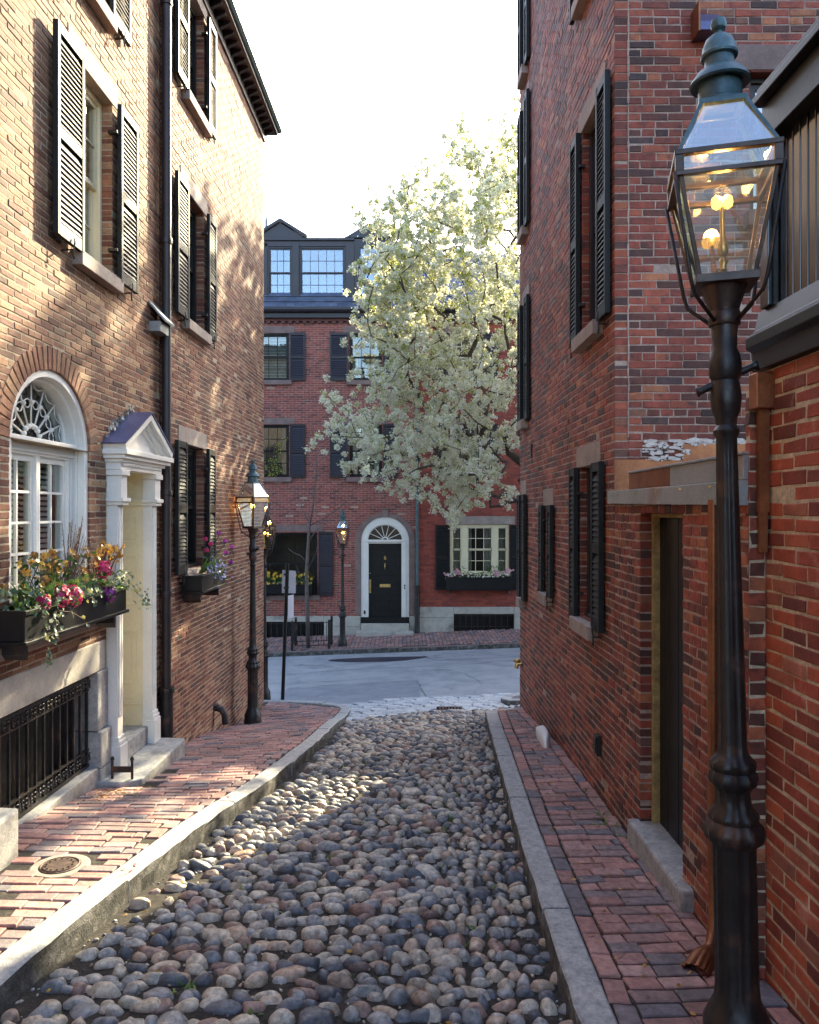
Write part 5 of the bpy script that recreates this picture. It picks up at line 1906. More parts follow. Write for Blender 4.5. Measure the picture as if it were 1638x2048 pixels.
pd.prism([(-1.62, 9.64), (-.25, 9.64), (-.93, 10.06)], -1.6, .06)
pd.build('pediment', ['dormer_paint'], H6)
dd = MB(FD)
dd.box(-1.35, -.35, -1.2, .0, 7.9, 9.62)
dd.build('dormer', ['dormer_paint'], H6)
window(H6, Frame(0, FY + .27, 1, 0, 0, -1), -1.25, -.45, 7.95, 9.4, 3, 2, 'dormer_paint', dep=-.06, glass='glass_dormer', inside='none', fw=.04)
# church steeple far behind, only its tip shows over the roof
sp_ = MB()
sp_.lathe([(2.0, -4), (2.0, 14), (2.3, 14.2), (.35, 21.6), (.5, 21.8), (.2, 22.2), (.35, 22.5), (.12, 22.9), (.12, 24.5), (.02, 25)], (-12.0, 71, 3.2), 8)
sp_.build('church_steeple', ['steeple'], None, label='thin grey church steeple whose tip shows over the dormer roof', cat='steeple', base=True)

# ------------------------------------------------------------------ tall downpipe between the two left houses
px_, py_ = FA.p(8.33, .085, 0)[:2]
tp_ = empty('downpipe', (px_, py_, gz(px_, py_)), 'tall dark brown downpipe running the full height between the two left brick houses', 'downpipe')
pipe_run(tp_, 'pipe', [(px_, py_, 9.4), (px_, py_, 5), (px_, py_, 1.0), (px_, py_, -.02)], .05, 'brown_paint', collars=(7.1, 4.62, 2.0, .95))
pipe_run(tp_, 'pipe_foot', [(px_, py_, -.02), (px_, py_, gz(px_, py_) + .03)], .072, 'iron', collars=(-.05, gz(px_, py_) + .10))
q0 = FB.p(10.25, 0, 0)
sp2 = MB(FB)
zq = gz(q0[0], q0[1])
sp2.tube([(10.25, -.02, zq + .30), (10.25, .09, zq + .27), (10.25, .13, zq + .20), (10.25, .14, zq + .08)], .045, 12)
sp2.lathe([(.06, -.03), (.06, .03)], (10.25, .0, zq + .30), 12)
sp2.build('drain_spout', ['iron'], None, smooth=True, auto=45, label='short black drain spout bending out of the left brick wall near the lamp post', cat='drain spout')

# ------------------------------------------------------------------ gas street lamps (built at the origin, foot at z = 0)
def make_lamp(label, group):
    root = empty('street_lamp', (0, 0, 0), label, 'street lamp', group)
    p = MB()
    p.lathe([(0.1333, 0), (0.1359, 0.05), (0.129, 0.1), (0.129, 0.16), (0.1101, 0.2), (0.09288, 0.235), (0.08514, 0.26), (0.08256, 0.3), (0.08084, 0.84), (0.086, 0.855), (0.1101, 0.875), (0.1161, 0.9), (0.1101, 0.925), (0.0903, 0.945),
             (0.09632, 0.96), (0.09288, 0.975), (0.0731, 0.995), (0.06536, 1.02), (0.06364, 1.06), (0.07052, 1.075), (0.08944, 1.09), (0.0946, 1.11), (0.08944, 1.13), (0.0817, 1.14), (0.08944, 1.155), (0.08772, 1.175), (0.06708, 1.195), (0.05676, 1.21), (0.05418, 1.25),
             (0.04042, 2.36), (0.0387, 2.44), (0.0473, 2.455), (0.04988, 2.47), (0.03698, 2.49), (0.04159, 2.52), (0.05279, 2.545), (0.05919, 2.6), (0.05279, 2.65), (0.04799, 2.665), (0.05919, 2.68), (0.06078, 2.73), (0.05599, 2.76), (0.04479, 2.79), (0.05022, 2.9)],
            (0, 0, 0), 48, flute=(.27, 2.43, 12, .10))
    po = p.build('post', ['iron'], root, smooth=True, auto=38)
    b = MB()
    b.tube([(-.108, 0, 2.625), (-.092, 0, 2.63), (.10, 0, 2.715), (.118, 0, 2.72)], [.022, .015, .015, .024], 10)
    b.build('ladder_bar', ['iron'], root, smooth=True)
    n = MB()
    n.lathe([(.057, 2.88), (.060, 2.885), (.060, 2.93), (.056, 2.935), (.058, 2.95), (.088, 3.035)], (0, 0, 0), 24)
    n.build('lantern_socket', ['lantern_metal'], root, smooth=True, auto=40)
    zb, zt, hb_, ht = 3.06, 3.43, .108, .178
    zf = 3.51
    zr, hr_ = 3.73, .082
    fr = MB()
    fr.box(-hb_ - .006, hb_ + .006, -hb_ - .006, hb_ + .006, 3.03, 3.062)
    def sq(h, z):
        return [(-h, -h, z), (h, -h, z), (h, h, z), (-h, h, z)]
    def bar4(h0, z0_, h1, z1_, w):
        for (sx, sy) in ((-1, -1), (1, -1), (1, 1), (-1, 1)):
            a, b_ = w, w
            vs = []
            for h, z in ((h0, z0_), (h1, z1_)):
                vs += [(sx * h, sy * h, z), (sx * (h - a), sy * h, z), (sx * (h - a), sy * (h - a), z), (sx * h, sy * (h - a), z)]
            fr.add(vs, [(0, 1, 2, 3), (7, 6, 5, 4)] + [(i, 4 + i, 4 + (i + 1) % 4, (i + 1) % 4) for i in range(4)])
    bar4(hb_, zb, ht, zt, .016)
    for h, z0_, z1_, w in ((ht + .012, zt - .012, zt + .006, .03), (ht + .012, zf - .014, zf + .006, .03), (hr_ + .006, zr - .006, zr + .014, .03)):
        if z0_ > 3.6:
            fr_main, fr = fr, MB()
        fr.box(-h, h, -h, -h + w, z0_, z1_); fr.box(-h, h, h - w, h, z0_, z1_)
        fr.box(-h, -h + w, -h + w, h - w, z0_, z1_); fr.box(h - w, h, -h + w, h - w, z0_, z1_)
        if z0_ > 3.6:
            fr.build('roof_collar', ['verdigris'], root)
            fr = fr_main
    for (sx, sy) in ((-1, -1), (1, -1), (1, 1), (-1, 1)):
        h = ht + .010
        fr.box(min(sx * h, sx * (h - .03)), max(sx * h, sx * (h - .03)), min(sy * h, sy * (h - .03)), max(sy * h, sy * (h - .03)), zt + .006, zf - .014)
    fr.build('lantern_frame', ['lantern_metal'], root, bevel=.002)
    for (sx, sy) in ((-1, -1), (1, -1), (1, 1), (-1, 1)):
        rb = MB()
        vs = []
        for h, z in ((ht + .004, zf), (hr_ + .004, zr)):
            w = .016
            vs += [(sx * h, sy * h, z), (sx * (h - w), sy * h, z), (sx * (h - w), sy * (h - w), z), (sx * h, sy * (h - w), z)]
        rb.add(vs, [(0, 1, 2, 3), (7, 6, 5, 4)] + [(i, 4 + i, 4 + (i + 1) % 4, (i + 1) % 4) for i in range(4)])
        rb.build('roof_rib', ['verdigris'], root)
    for k in range(4):
        for (h0, z0_, h1, z1_, pad) in ((hb_ - .004, zb + .004, ht - .006, zt - .012, .014), (ht - .002, zf + .006, hr_ - .002, zr - .006, .014), (ht - .002, zt + .008, ht - .002, zf - .016, .02)):
            g = MB()
            vs = []
            for d in (0, -.003):
                for h, z, sg in ((h0, z0_, -1), (h0, z0_, 1), (h1, z1_, 1), (h1, z1_, -1)):
                    x, y = sg * (h - pad), -(h + d)
                    for _ in range(k):
                        x, y = -y, x
                    vs.append((x, y, z))
            g.add(vs, [(0, 1, 2, 3), (7, 6, 5, 4), (0, 4, 5, 1), (1, 5, 6, 2), (2, 6, 7, 3), (3, 7, 4, 0)])
            g.build('glass_pane', ['lamp_roof_glass' if z0_ > zf else 'lamp_glass'], root)
    c = MB()
    c.lathe([(.088, 3.742), (.088, 3.755), (.082, 3.76), (.082, 3.80), (.080, 3.83), (.108, 3.825), (.114, 3.832), (.108, 3.845), (.085, 3.875), (.062, 3.89), (.055, 3.90), (.055, 3.93), (.068, 3.935), (.070, 3.945), (.064, 3.955),
             (.062, 3.975), (.050, 4.005), (.03, 4.022), (.014, 4.028), (.012, 4.04), (.026, 4.05), (.031, 4.066), (.026, 4.084), (.01, 4.094), (.002, 4.096)], (0, 0, 0), 32)
    c.build('cap', ['verdigris'], root, smooth=True, auto=35)
    for (sx, sy) in ((-1, -1), (1, -1), (1, 1), (-1, 1)):
        g = MB()
        g.tube([(sx * (ht + .014), sy * (ht + .014), 3.43), (sx * .136, sy * .136, 3.04), (sx * .122, sy * .122, 2.985), (sx * .042, sy * .042, 2.895)], .0075, 8)
        g.build('cage_bar', ['iron'], root, smooth=True)
    bn = MB()
    bn.lathe([(.03, 3.062), (.018, 3.075), (.01, 3.09), (.016, 3.10), (.012, 3.115), (.018, 3.135), (.009, 3.15), (.02, 3.165), (.021, 3.20), (.012, 3.215), (.010, 3.25), (.0095, 3.345)], (0, 0, 0), 12)
    bn.tube([(-.028, 0, 3.10), (0, 0, 3.115), (.02, .01, 3.14)], .005, 6)
    br_ = bn.build('burner', ['brass'], root, smooth=True, auto=40)
    for sx in (-1, 1):
        ml = MB()
        ml.lathe([(.004, -.028), (.018, -.018), (.021, .0), (.018, .018), (.006, .026)], (sx * .020, 0, 3.367), 12)
        ml.build('mantle', ['flame'], br_, smooth=True)
    ld = bpy.data.lights.new('gas_flame', 'POINT')
    ld.energy = 1.6
    ld.color = (1.0, .50, .12)
    ld.shadow_soft_size = .03
    lo = bpy.data.objects.new('gas_flame', ld)
    COL.objects.link(lo)
    lo.parent = root
    lo.location = (0, 0, 3.40)
    return root
lamp = make_lamp('tall cast iron gas lamp nearest the camera, in front of the copper pipe', 'gas street lamps')
def place_lamp(o, x, y, rot, s, lean=(0, 0), label=None):
    o.location = (x, y, gz(x, y) - .02)
    o.rotation_euler = (lean[0], lean[1], rot)
    o.scale = (s, s, s)
    if label:
        o['label'] = label
    return o
l2, l3, l4 = copy_tree(lamp), copy_tree(lamp), copy_tree(lamp)
place_lamp(lamp, 1.285, 3.05, math.radians(-14), .975, lean=(0, -.018))
place_lamp(l2, -2.10, 11.3, math.radians(-32), .915, label='black gas lamp with lit lantern standing close to the shaded left brick wall')
place_lamp(l3, -2.44, 14.2, math.radians(-8), .88, label='gas lamp half hidden behind the one by the left wall, at the street corner')
place_lamp(l4, -1.53, 20.75, math.radians(0), .875, label='slim gas lamp on the far pavement to the left of the numbered door')

# ------------------------------------------------------------------ leaning sign post seen from behind
sx, sy = -2.07, 13.9
sz = gz(sx, sy)
SP = empty('sign_post', (sx, sy, sz), 'leaning dark sign post with a pale blank sign seen from behind at the corner', 'sign post')
m = MB()
top = (-1.98, 13.9, .90)
m.tube([(sx, sy, sz - .1), top], .032, 10)
m.build('post', ['black_paint'], SP, smooth=True, auto=40)
m = MB(Frame(-1.985, 13.94, 1, .12, .12, -1))
m.prism([(-.10, .39), (.14, .38), (.145, .77), (-.09, .79)], -.004, .0)
m.build('sign_panel', ['sign_back'], SP, bevel=.001)
m = MB(Frame(-1.93, 13.95, .25, 1, 1, -.25))
m.prism([(-.13, -.05), (.13, -.05), (.13, .35), (-.13, .35)], -.003, .003)
m.build('sign_panel', ['sign_back'], SP)
m = MB()
for z in (.47, .70):
    m.box(-2.04, -1.96, 13.86, 13.945, z, z + .03)
m.build('clamp', ['iron'], SP)

# ------------------------------------------------------------------ trees
class Tree:
    def __init__(s, rnd):
        s.P, s.par, s.rnd = [], [], rnd
    def node(s, p, par):
        s.P.append(np.array(p, float))
        s.par.append(par)
        return len(s.P) - 1
    def grow(s, targets, step, root_pos, droop=0.0, wob=.05, pen=.25):
        order = np.argsort(np.linalg.norm(targets - root_pos, axis=1))
        depth = [0.0] * len(s.P)
        for ti in order:
            t = targets[ti]
            A_ = np.array(s.P)
            d = np.linalg.norm(A_ - t, axis=1)
            j = int(np.argmin(d + pen * np.array(depth) * .12))
            p = s.P[j].copy()
            L_ = np.linalg.norm(t - p)
            k = max(1, int(L_ / step))
            dirn = (t - p) / (L_ + 1e-9)
            cur = j
            for i in range(1, k + 1):
                f = i / k
                q = p + (t - p) * f
                q = q + s.rnd.normal(0, wob * step, 3) * (1 if i < k else .3)
                q[2] += -droop * math.sin(math.pi * f) * L_
                cur = s.node(q, cur)
                depth.append(depth[s.par[cur]] + step)
    def radii(s, tip, expo):
        n = len(s.P)
        cnt = np.zeros(n)
        ch = [0] * n
        for i in range(n):
            if s.par[i] >= 0:
                ch[s.par[i]] += 1
        for i in range(n - 1, -1, -1):
            if ch[i] == 0:
                cnt[i] = 1
            if s.par[i] >= 0:
                cnt[s.par[i]] += cnt[i]
        s.cnt = cnt
        s.r = tip * cnt ** expo
        return s.r
    def mesh(s, rmin, seg=6, sel=None):
        kids = {}
        for i, p in enumerate(s.par):
            kids.setdefault(p, []).append(i)
        m = MB()
        starts = [(-1, k) for k in kids.get(-1, [])]
        while starts:
            par, i = starts.pop()
            chain = ([par] if par >= 0 else []) + [i]
            while True:
                ks = kids.get(i, [])
                if not ks:
                    break
                ks = sorted(ks, key=lambda k: -s.r[k])
                for k in ks[1:]:
                    starts.append((i, k))
                i = ks[0]
                chain.append(i)
            rr = [s.r[c] for c in chain]
            if par >= 0:
                rr[0] = min(rr[0], rr[1] * 1.15)
            if sel is None or sel(rr, chain):
                if len(chain) > 1:
                    m.tube([s.P[c] for c in chain], [max(r, rmin) for r in rr], seg if max(rr) > .03 else 4)
        return m

tr_rng = np.random.default_rng(5)
TX, TY = 3.45, 18.9
tree = empty('blossom_tree', (TX, TY, gz(TX, TY)), 'large tree in white blossom arching over the cross street in front of the far houses', 'tree')
T = Tree(tr_rng)
prev = -1
for z in (-.15, .4, .9, 1.4, 1.9, 2.4):
    prev = T.node((TX + .05 * math.sin(z * 2), TY - .08 * z, gz(TX, TY) + .1 + z + (.0 if z > 0 else 0)), prev)
def ell(n, c, r, pw=.45):
    u = tr_rng.normal(0, 1, (n, 3))
    u /= np.linalg.norm(u, axis=1)[:, None]
    q = tr_rng.random(n) ** pw
    return np.array(c) + u * q[:, None] * np.array(r)
tg = np.concatenate([ell(620, (3.3, 18.1, 6.3), (4.5, 3.1, 4.6), .4), ell(120, (.25, 17.7, 3.7), (2.4, 1.5, 1.5)), ell(45, (1.3, 17.6, 2.4), (1.5, 1.2, .75)),
                     ell(60, (1.2, 18.0, 6.2), (2.2, 1.8, 2.4)), ell(60, (1.0, 18.0, 8.3), (1.7, 1.5, 1.7)), ell(70, (-.15, 18, 7.5), (1.1, 1.2, 1.7)), ell(50, (.0, 17.9, 5.5), (1.15, 1.2, 1.2)), ell(75, (2.0, 18.0, 9.4), (1.9, 1.5, 1.2)), ell(40, (5.4, 18.2, 3.4), (1.8, 1.8, 1.4)), ell(70, (.6, 18.0, 6.6), (1.8, 1.6, 2.6))])
keep = tg[:, 1] < 21.8
# uneven outline: cut pockets out of the crown
pock = ell(16, (2.6, 18, 6.0), (4.2, 2.5, 4.4), .15)
pr = tr_rng.uniform(.4, .75, 16)
for c, r_ in zip(pock, pr):
    if c[0] > .9:
        keep &= np.linalg.norm(tg - c, axis=1) > r_
keep &= ~((tg[:, 0] > 3.6) & (tg[:, 2] > 5.1))       # hidden right of the crown cut away to let sun onto the ground
tg = tg[keep]
T.grow(tg, .26, np.array((TX, TY, 1.0)), droop=-.04, wob=.30, pen=.6)
T.radii(.0075, .50)
T.r = np.minimum(T.r, .2)
T.mesh(.005, 8).build('trunk', ['bark'], tree, smooth=True)
cand = [i for i in range(len(T.P)) if T.r[i] < .028 and T.P[i][2] > 1.2]
BV, BF_, BT, BM = [], [], [], []
nrm = tr_rng.normal
NB = 330000
pickn = np.array(cand)[tr_rng.integers(0, len(cand), NB)]
base = np.array(T.P)[pickn]
# blossom gathers in little tufts along the twigs
tuft = tr_rng.normal(0, 1, (len(T.P) * 5, 3)) * .13
tid = pickn * 5 + tr_rng.integers(0, 5, NB)
cen = base + tuft[tid] + tr_rng.normal(0, .034, (NB, 3))
tuft_green = tr_rng.random(len(T.P) * 5)
isleaf = (tr_rng.random(NB) < np.where(tuft_green[tid] > .80, .62, .15) * np.clip((cen[:, 2] - 1.5) / 4, .45, 1.25))
sz_ = np.where(isleaf, tr_rng.uniform(.018, .034, NB), tr_rng.uniform(.017, .030, NB))
u = tr_rng.normal(0, 1, (NB, 3)); u /= np.linalg.norm(u, axis=1)[:, None]
w = tr_rng.normal(0, 1, (NB, 3)); w -= (w * u).sum(1)[:, None] * u; w /= np.linalg.norm(w, axis=1)[:, None]
asp = np.where(isleaf, .5, .9)
q = np.stack([cen - u * sz_[:, None], cen + w * (sz_ * asp)[:, None] * .9, cen + u * sz_[:, None], cen - w * (sz_ * asp)[:, None] * .9], 1)
def leafmesh(name, q, tone, material, parent):
    n = len(q)
    V_ = q.reshape(-1, 3)
    f = (np.arange(n) * 4)[:, None] + np.arange(4)[None]
    return put(name, V_, f.tolist(), [material], parent, tone)
leafmesh('blossom', q[~isleaf], tr_rng.random((~isleaf).sum()), 'blossom', tree)['kind'] = 'stuff'
leafmesh('leaves', q[isleaf], tr_rng.random(isleaf.sum()), 'young_leaf', tree)['kind'] = 'stuff'

# the bare young street tree in its iron guard
yx, yy = -2.40, 20.62
yz = gz(yx, yy)
yt = empty('young_tree', (yx, yy, yz), 'bare thin young street tree rising from the iron guard across the street', 'tree')
m = MB()
Pz = lambda x_, y_, d=20.62: ((x_ - VX) / F * d, d, CZ + (VY - y_) / F * d)
m.tube([(yx, yy, yz), Pz(614, 1200), Pz(613, 1150), Pz(618, 1060), Pz(620, 1040)], [.055, .05, .045, .036, .034], 8)
yt_t = m.build('trunk', ['bark_pale'], yt, smooth=True)
def limb(pts, r0, r1):
    k = len(pts)
    mm = MB()
    off = R.uniform(-.5, .5)
    mm.tube([(a, b + off * i / (k - 1), c) for i, (a, b, c) in enumerate([Pz(*p) for p in pts])], [r0 + (r1 - r0) * i / (k - 1) for i in range(k)], 6)
    return mm
LM = [([(619, 1055), (627, 1010), (630, 980), (636, 940), (632, 900), (640, 870)], .028, .006), ([(620, 1050), (608, 1030), (600, 1008), (588, 985), (580, 960)], .02, .005),
      ([(620, 1052), (648, 1038), (680, 1015), (705, 988), (725, 975)], .02, .005), ([(617, 1085), (632, 1062), (655, 1045), (672, 1030)], .018, .005),
      ([(613, 1125), (600, 1112), (588, 1108), (575, 1100)], .014, .005), ([(613, 1150), (620, 1130), (630, 1110), (634, 1090)], .014, .004),
      ([(628, 1000), (618, 985), (612, 970)], .012, .004), ([(631, 985), (645, 972), (658, 965)], .012, .004), ([(600, 1010), (590, 1008), (578, 1002)], .010, .004),
      ([(662, 1028), (672, 1024), (690, 1022)], .009, .003), ([(634, 930), (645, 915), (652, 900)], .010, .003), ([(635, 945), (625, 930), (615, 918), (610, 905)], .010, .003),
      ([(614, 1170), (600, 1150), (596, 1130)], .012, .004), ([(640, 1045), (652, 1050), (668, 1052)], .008, .003), ([(583, 970), (574, 968), (566, 960)], .007, .003)]
for pts, r0, r1 in LM:
    limb(pts, r0, r1).build('branch', ['bark_pale'], yt, smooth=True)
# guard round it
gd = empty('tree_guard', (yx, 20.65, yz), 'low black iron guard around the bare young tree', 'tree guard')
X0, X1, Y0, Y1 = -2.78, -1.84, 20.33, 21.05
for (a, b) in ((X0, Y0), (X1, Y0), (X0, Y1), (X1, Y1)):
    g = MB()
    zz = gz(a, b)
    g.box(a - .03, a + .03, b - .03, b + .03, zz - .02, zz + .68)
    g.lathe([(.02, .68), (.035, .70), (.03, .73), (.005, .75)], (a, b, zz), 8)
    g.build('post', ['iron'], gd)
def rail(a, b, h):
    g = MB()
    g.tube([(a[0], a[1], gz(*a) + h), (b[0], b[1], gz(*b) + h)], .010, 6)
    g.build('rail', ['iron'], gd)
for a, b in (((X0, Y0), (X1, Y0)), ((X0, Y1), (X1, Y1)), ((X0, Y0), (X0, Y1)), ((X1, Y0), (X1, Y1))):
    rail(a, b, .10)
    if a[1] != b[1] or a[1] == Y1:
        rail(a, b, .58)
    n = 7
    for i in range(1, n):
        x_, y_ = a[0] + (b[0] - a[0]) * i / n, a[1] + (b[1] - a[1]) * i / n
        g = MB()
        g.tube([(x_, y_, gz(x_, y_) + .08), (x_, y_, gz(x_, y_) + (.62 if (a[1] != b[1] or a[1] == Y1) else .24))], .008, 5)
        g.build('bar', ['iron'], gd)

# ------------------------------------------------------------------ window boxes and what grows in them
PR = random.Random(23)
def blade(m, p, d, L_, w, bend, tone, mi=0):
    """a long leaf: four segments, folded along the middle"""
    p, d = np.array(p, float), np.array(d, float)
    d /= np.linalg.norm(d)
    side = np.cross(d, [0, 0, 1.])
    if np.linalg.norm(side) < .05:
        side = np.array([1., 0, 0])
    side /= np.linalg.norm(side)
    vs, fs = [], []
    pos = p.copy()
    n = 4
    for i in range(n + 1):
        f = i / n
        ww = w * (.55 + .45 * math.sin(math.pi * min(1, f * 1.1))) * (1 - f ** 3) + .0006
        up = np.cross(side, d)
        vs += [tuple(pos - side * ww), tuple(pos - up * ww * .35), tuple(pos + side * ww)]
        pos = pos + d * L_ / n
        d = d + np.array([0, 0, -bend / n])
        d /= np.linalg.norm(d)
    for i in range(n):
        a, b = 3 * i, 3 * i + 3
        fs += [(a, a + 1, b + 1, b), (a + 1, a + 2, b + 2, b + 1)]
    m.add(vs, fs, mi, tone)

def leaf(m, p, n, r, tone, mi=0, pts=5):
    """ivy / pansy like lobed leaf: one small fan"""
    p, n = np.array(p, float), np.array(n, float)
    n /= np.linalg.norm(n) + 1e-9
    a = np.cross(n, [PR.uniform(-1, 1), PR.uniform(-1, 1), PR.uniform(-1, 1)])
    a /= np.linalg.norm(a) + 1e-9
    b = np.cross(n, a)
    vs = [tuple(p)]
    k = pts * 2
    for i in range(k):
        t = 2 * math.pi * i / k
        q = r * (1.0 if i % 2 == 0 else .62) * PR.uniform(.85, 1.1)
        vs.append(tuple(p + a * q * math.cos(t) + b * q * math.sin(t) + n * q * .25))
    m.add(vs, [(0, 1 + i, 1 + (i + 1) % k) for i in range(k)], mi, tone)

def oval(m, p, d, L_, w, tone, mi=0):
    p, d = np.array(p, float), np.array(d, float)
    d /= np.linalg.norm(d) + 1e-9
    s_ = np.cross(d, [PR.uniform(-1, 1), PR.uniform(-1, 1), PR.uniform(-1, 1)])
    s_ /= np.linalg.norm(s_) + 1e-9
    up = np.cross(s_, d)
    vs = [p, p + d * L_ * .35 - s_ * w, p + d * L_ * .75 - s_ * w * .7, p + d * L_, p + d * L_ * .75 + s_ * w * .7, p + d * L_ * .35 + s_ * w, p + d * L_ * .5 - up * w * .3]
    m.add([tuple(v) for v in vs], [(0, 1, 6), (1, 2, 6), (2, 3, 6), (3, 4, 6), (4, 5, 6), (5, 0, 6)], mi, tone)

def flower(m, p, n, r, petals, tone, mi=0, cup=.35, wide=.55):
    p, n = np.array(p, float), np.array(n, float)
    n /= np.linalg.norm(n) + 1e-9
    a = np.cross(n, [.3, .7, .2]); a /= np.linalg.norm(a) + 1e-9
    b = np.cross(n, a)
    rot = PR.uniform(0, 6)
    for k in range(petals):
        t = rot + 2 * math.pi * k / petals
        d = a * math.cos(t) + b * math.sin(t)
        s_ = -a * math.sin(t) + b * math.cos(t)
        w = r * wide
        vs = [p, p + d * r * .55 - s_ * w + n * r * cup * .5, p + d * r - s_ * w * .55 + n * r * cup, p + d * r + s_ * w * .55 + n * r * cup, p + d * r * .55 + s_ * w + n * r * cup * .5]
        m.add([tuple(v) for v in vs], [(0, 1, 2, 3, 4)], mi, min(1, max(0, tone + PR.uniform(-.2, .2))))

def plant(name, label, cat, base, group=None):
    return empty(name, tuple(base), label, cat, group)

def rdir(up=.6):
    return np.array([PR.gauss(0, 1), PR.gauss(0, 1), abs(PR.gauss(0, 1)) * up + .2])

def box_thing(fr, a0, a1, n0, n1, z0, z1, label, lip=.02):
    root = empty('window_box', fr.p((a0 + a1) / 2, (n0 + n1) / 2, z0), label, 'window box', 'black window boxes')
    m = MB(fr)
    m.box(a0, a1, n1 - .02, n1, z0, z1)
    m.box(a0, a1, n0, n0 + .02, z0, z1)
    m.box(a0, a0 + .02, n0 + .02, n1 - .02, z0, z1)
    m.box(a1 - .02, a1, n0 + .02, n1 - .02, z0, z1)
    m.box(a0 + .02, a1 - .02, n0 + .02, n1 - .02, z0, z0 + .02)
    m.box(a0 - lip, a1 + lip, n0, n1 + lip, z0 - .025, z0 - .001)
    m.box(a0 - lip * .5, a1 + lip * .5, n1 + .001, n1 + lip * .6, z1 - .03, z1)
    m.build('planter', ['black_paint'], root, bevel=.004)
    s = MB(fr)
    s.box(a0 + .021, a1 - .021, n0 + .021, n1 - .021, z0 + .03, z1 - .03)
    s.build('potting_soil', ['soil'], root)
    for a in (a0 + .12, a1 - .12):
        b = MB(fr)
        b.prism([(a - .02, z0 - .026), (a + .02, z0 - .026), (a + .02, z0 - .14), (a - .02, z0 - .10)], .01, n1 - .05)
        b.build('bracket', ['iron'], root)
    return root

# ---- the big box under the arched window
box_thing(FA, 5.02, 6.72, .03, .27, .985, 1.18, 'black window box overflowing with flowers under the white arched window')
ZB = 1.17
def at(a, n, z):
    return FA.p(a, n, z)
# hellebores: amber cupped blooms over dark foliage
for gi, (a_c, spread, n_b, lb, dz) in enumerate([(5.30, .10, 9, 'amber hellebore clump at the left end of the arched window box', .20), (5.72, .20, 34, 'big amber hellebore clump in the middle of the arched window box', .18),
                                         (6.52, .15, 24, 'rusty amber hellebore clump at the doorway end of the arched window box', .22)]):
    r_ = plant('hellebore', lb, 'hellebore', at(a_c, .15, ZB), 'hellebores in the arched window box')
    st_, fo = MB(), MB()
    proto = None
    for k in range(n_b):
        a = a_c + PR.gauss(0, spread)
        top = at(a, .16 + PR.gauss(0, .07), ZB + dz + PR.uniform(-.12, .16))
        b0 = at(a_c + (a - a_c) * .5, .15, ZB)
        st_.tube([b0, (b0 + top) / 2 + np.array([0, 0, .03]), top], .0035, 4)
        fl_ = MB()
        flower(fl_, top, FA.n * PR.uniform(.2, 1) + np.array([0, 0, PR.uniform(-.2, .6)]) + FA.u * PR.uniform(-.8, .3), PR.uniform(.022, .034), 5, PR.uniform(.0, .95), cup=.35, wide=.48)
        flower(fl_, np.array(top) + FA.n * .006, FA.n, .011, 6, .95, cup=.8)
        fl_.build('flower', ['petal_amber'], r_, tones=True)
        for q in range(5):
            oval(fo, top - np.array([0, 0, PR.uniform(.0, .10)]) + rdir() * .015, rdir(.4), PR.uniform(.03, .055), .013, PR.uniform(0, .5))
    st_.build('stems', ['twig'], r_, kind='stuff')
    fo.build('foliage', ['petal_amber' if gi == 2 else 'leaf_green'], r_, tones=True, kind='stuff')
# pink and purple hyacinth heads
for (a, n, z, mt, lb, sc_) in [(5.28, .26, .03, 'petal_pink', 'small crimson pink hyacinth, leftmost of the pink heads in the box', 1.05), (5.50, .27, .05, 'petal_pink', 'broad magenta hyacinth head left of the centre of the box', 1.45),
                               (5.68, .28, .03, 'petal_pink', 'bright pink hyacinth hanging over the middle of the box front', 1.5), (6.30, .25, .17, 'petal_pink', 'pink hyacinth high up near the doorway end of the box', 1.4),
                               (6.33, .28, -.02, 'petal_purple', 'purple hyacinth low at the doorway end of the box', 1.2)]:
    c = at(a, n, ZB + z)
    r_ = plant('hyacinth', lb, 'hyacinth', c - np.array([0, 0, .05]), 'hyacinths in the arched window box')
    h = MB()
    for k in range(120):
        d = rdir(1) * np.array([1, 1, PR.choice([-1, 1, 1])])
        d /= np.linalg.norm(d)
        p = c + d * np.array([.05, .05, .06]) * sc_ * PR.uniform(.6, 1)
        flower(h, p, d, .014, 5, PR.random(), cup=.1, wide=.38)
    h.build('flower_head', [mt], r_, tones=True)
    s = MB()
    for k in range(4):
        blade(s, c - np.array([0, 0, .06]), rdir(1.5), .12, .011, .9, PR.uniform(.3, 1))
    s.build('leaves', ['leaf_green'], r_, tones=True)
# strap leaves and green filling
r_ = plant('tulip_leaves', 'clump of broad bright green tulip leaves at the left end of the arched window box', 'tulip plant', at(5.35, .17, ZB))
s = MB()
for k in range(40):
    a = 5.15 + PR.random() * .55
    blade(s, at(a, .17 + PR.gauss(0, .05), ZB - .02), FA.n * PR.uniform(-.2, .9) + np.array([0, 0, 1.2]) + FA.u * PR.uniform(-.8, .6), PR.uniform(.14, .25), PR.uniform(.011, .019), PR.uniform(.4, 1.3), PR.uniform(.3, 1))
s.build('leaf_blades', ['leaf_green'], r_, tones=True, kind='stuff')
r_ = plant('pansy_foliage', 'low green and pale leaves filling the arched window box between the flowers', 'foliage', at(5.9, .17, ZB))
s = MB()
for k in range(420):
    a = 5.05 + PR.random() * 1.65
    leaf(s, at(a, PR.uniform(.05, .31), ZB + PR.uniform(-.03, .12)), FA.n * .8 + rdir(), PR.uniform(.013, .027), PR.random())
s.build('leaves', ['leaf_ivy'], r_, tones=True, kind='stuff')
s = MB()
for k in range(320):
    a = 5.05 + PR.random() * 1.65
    oval(s, at(a, PR.uniform(.06, .30), ZB + PR.uniform(-.03, .14)), rdir() + FA.n * .6, PR.uniform(.03, .06), .012, PR.uniform(.1, 1))
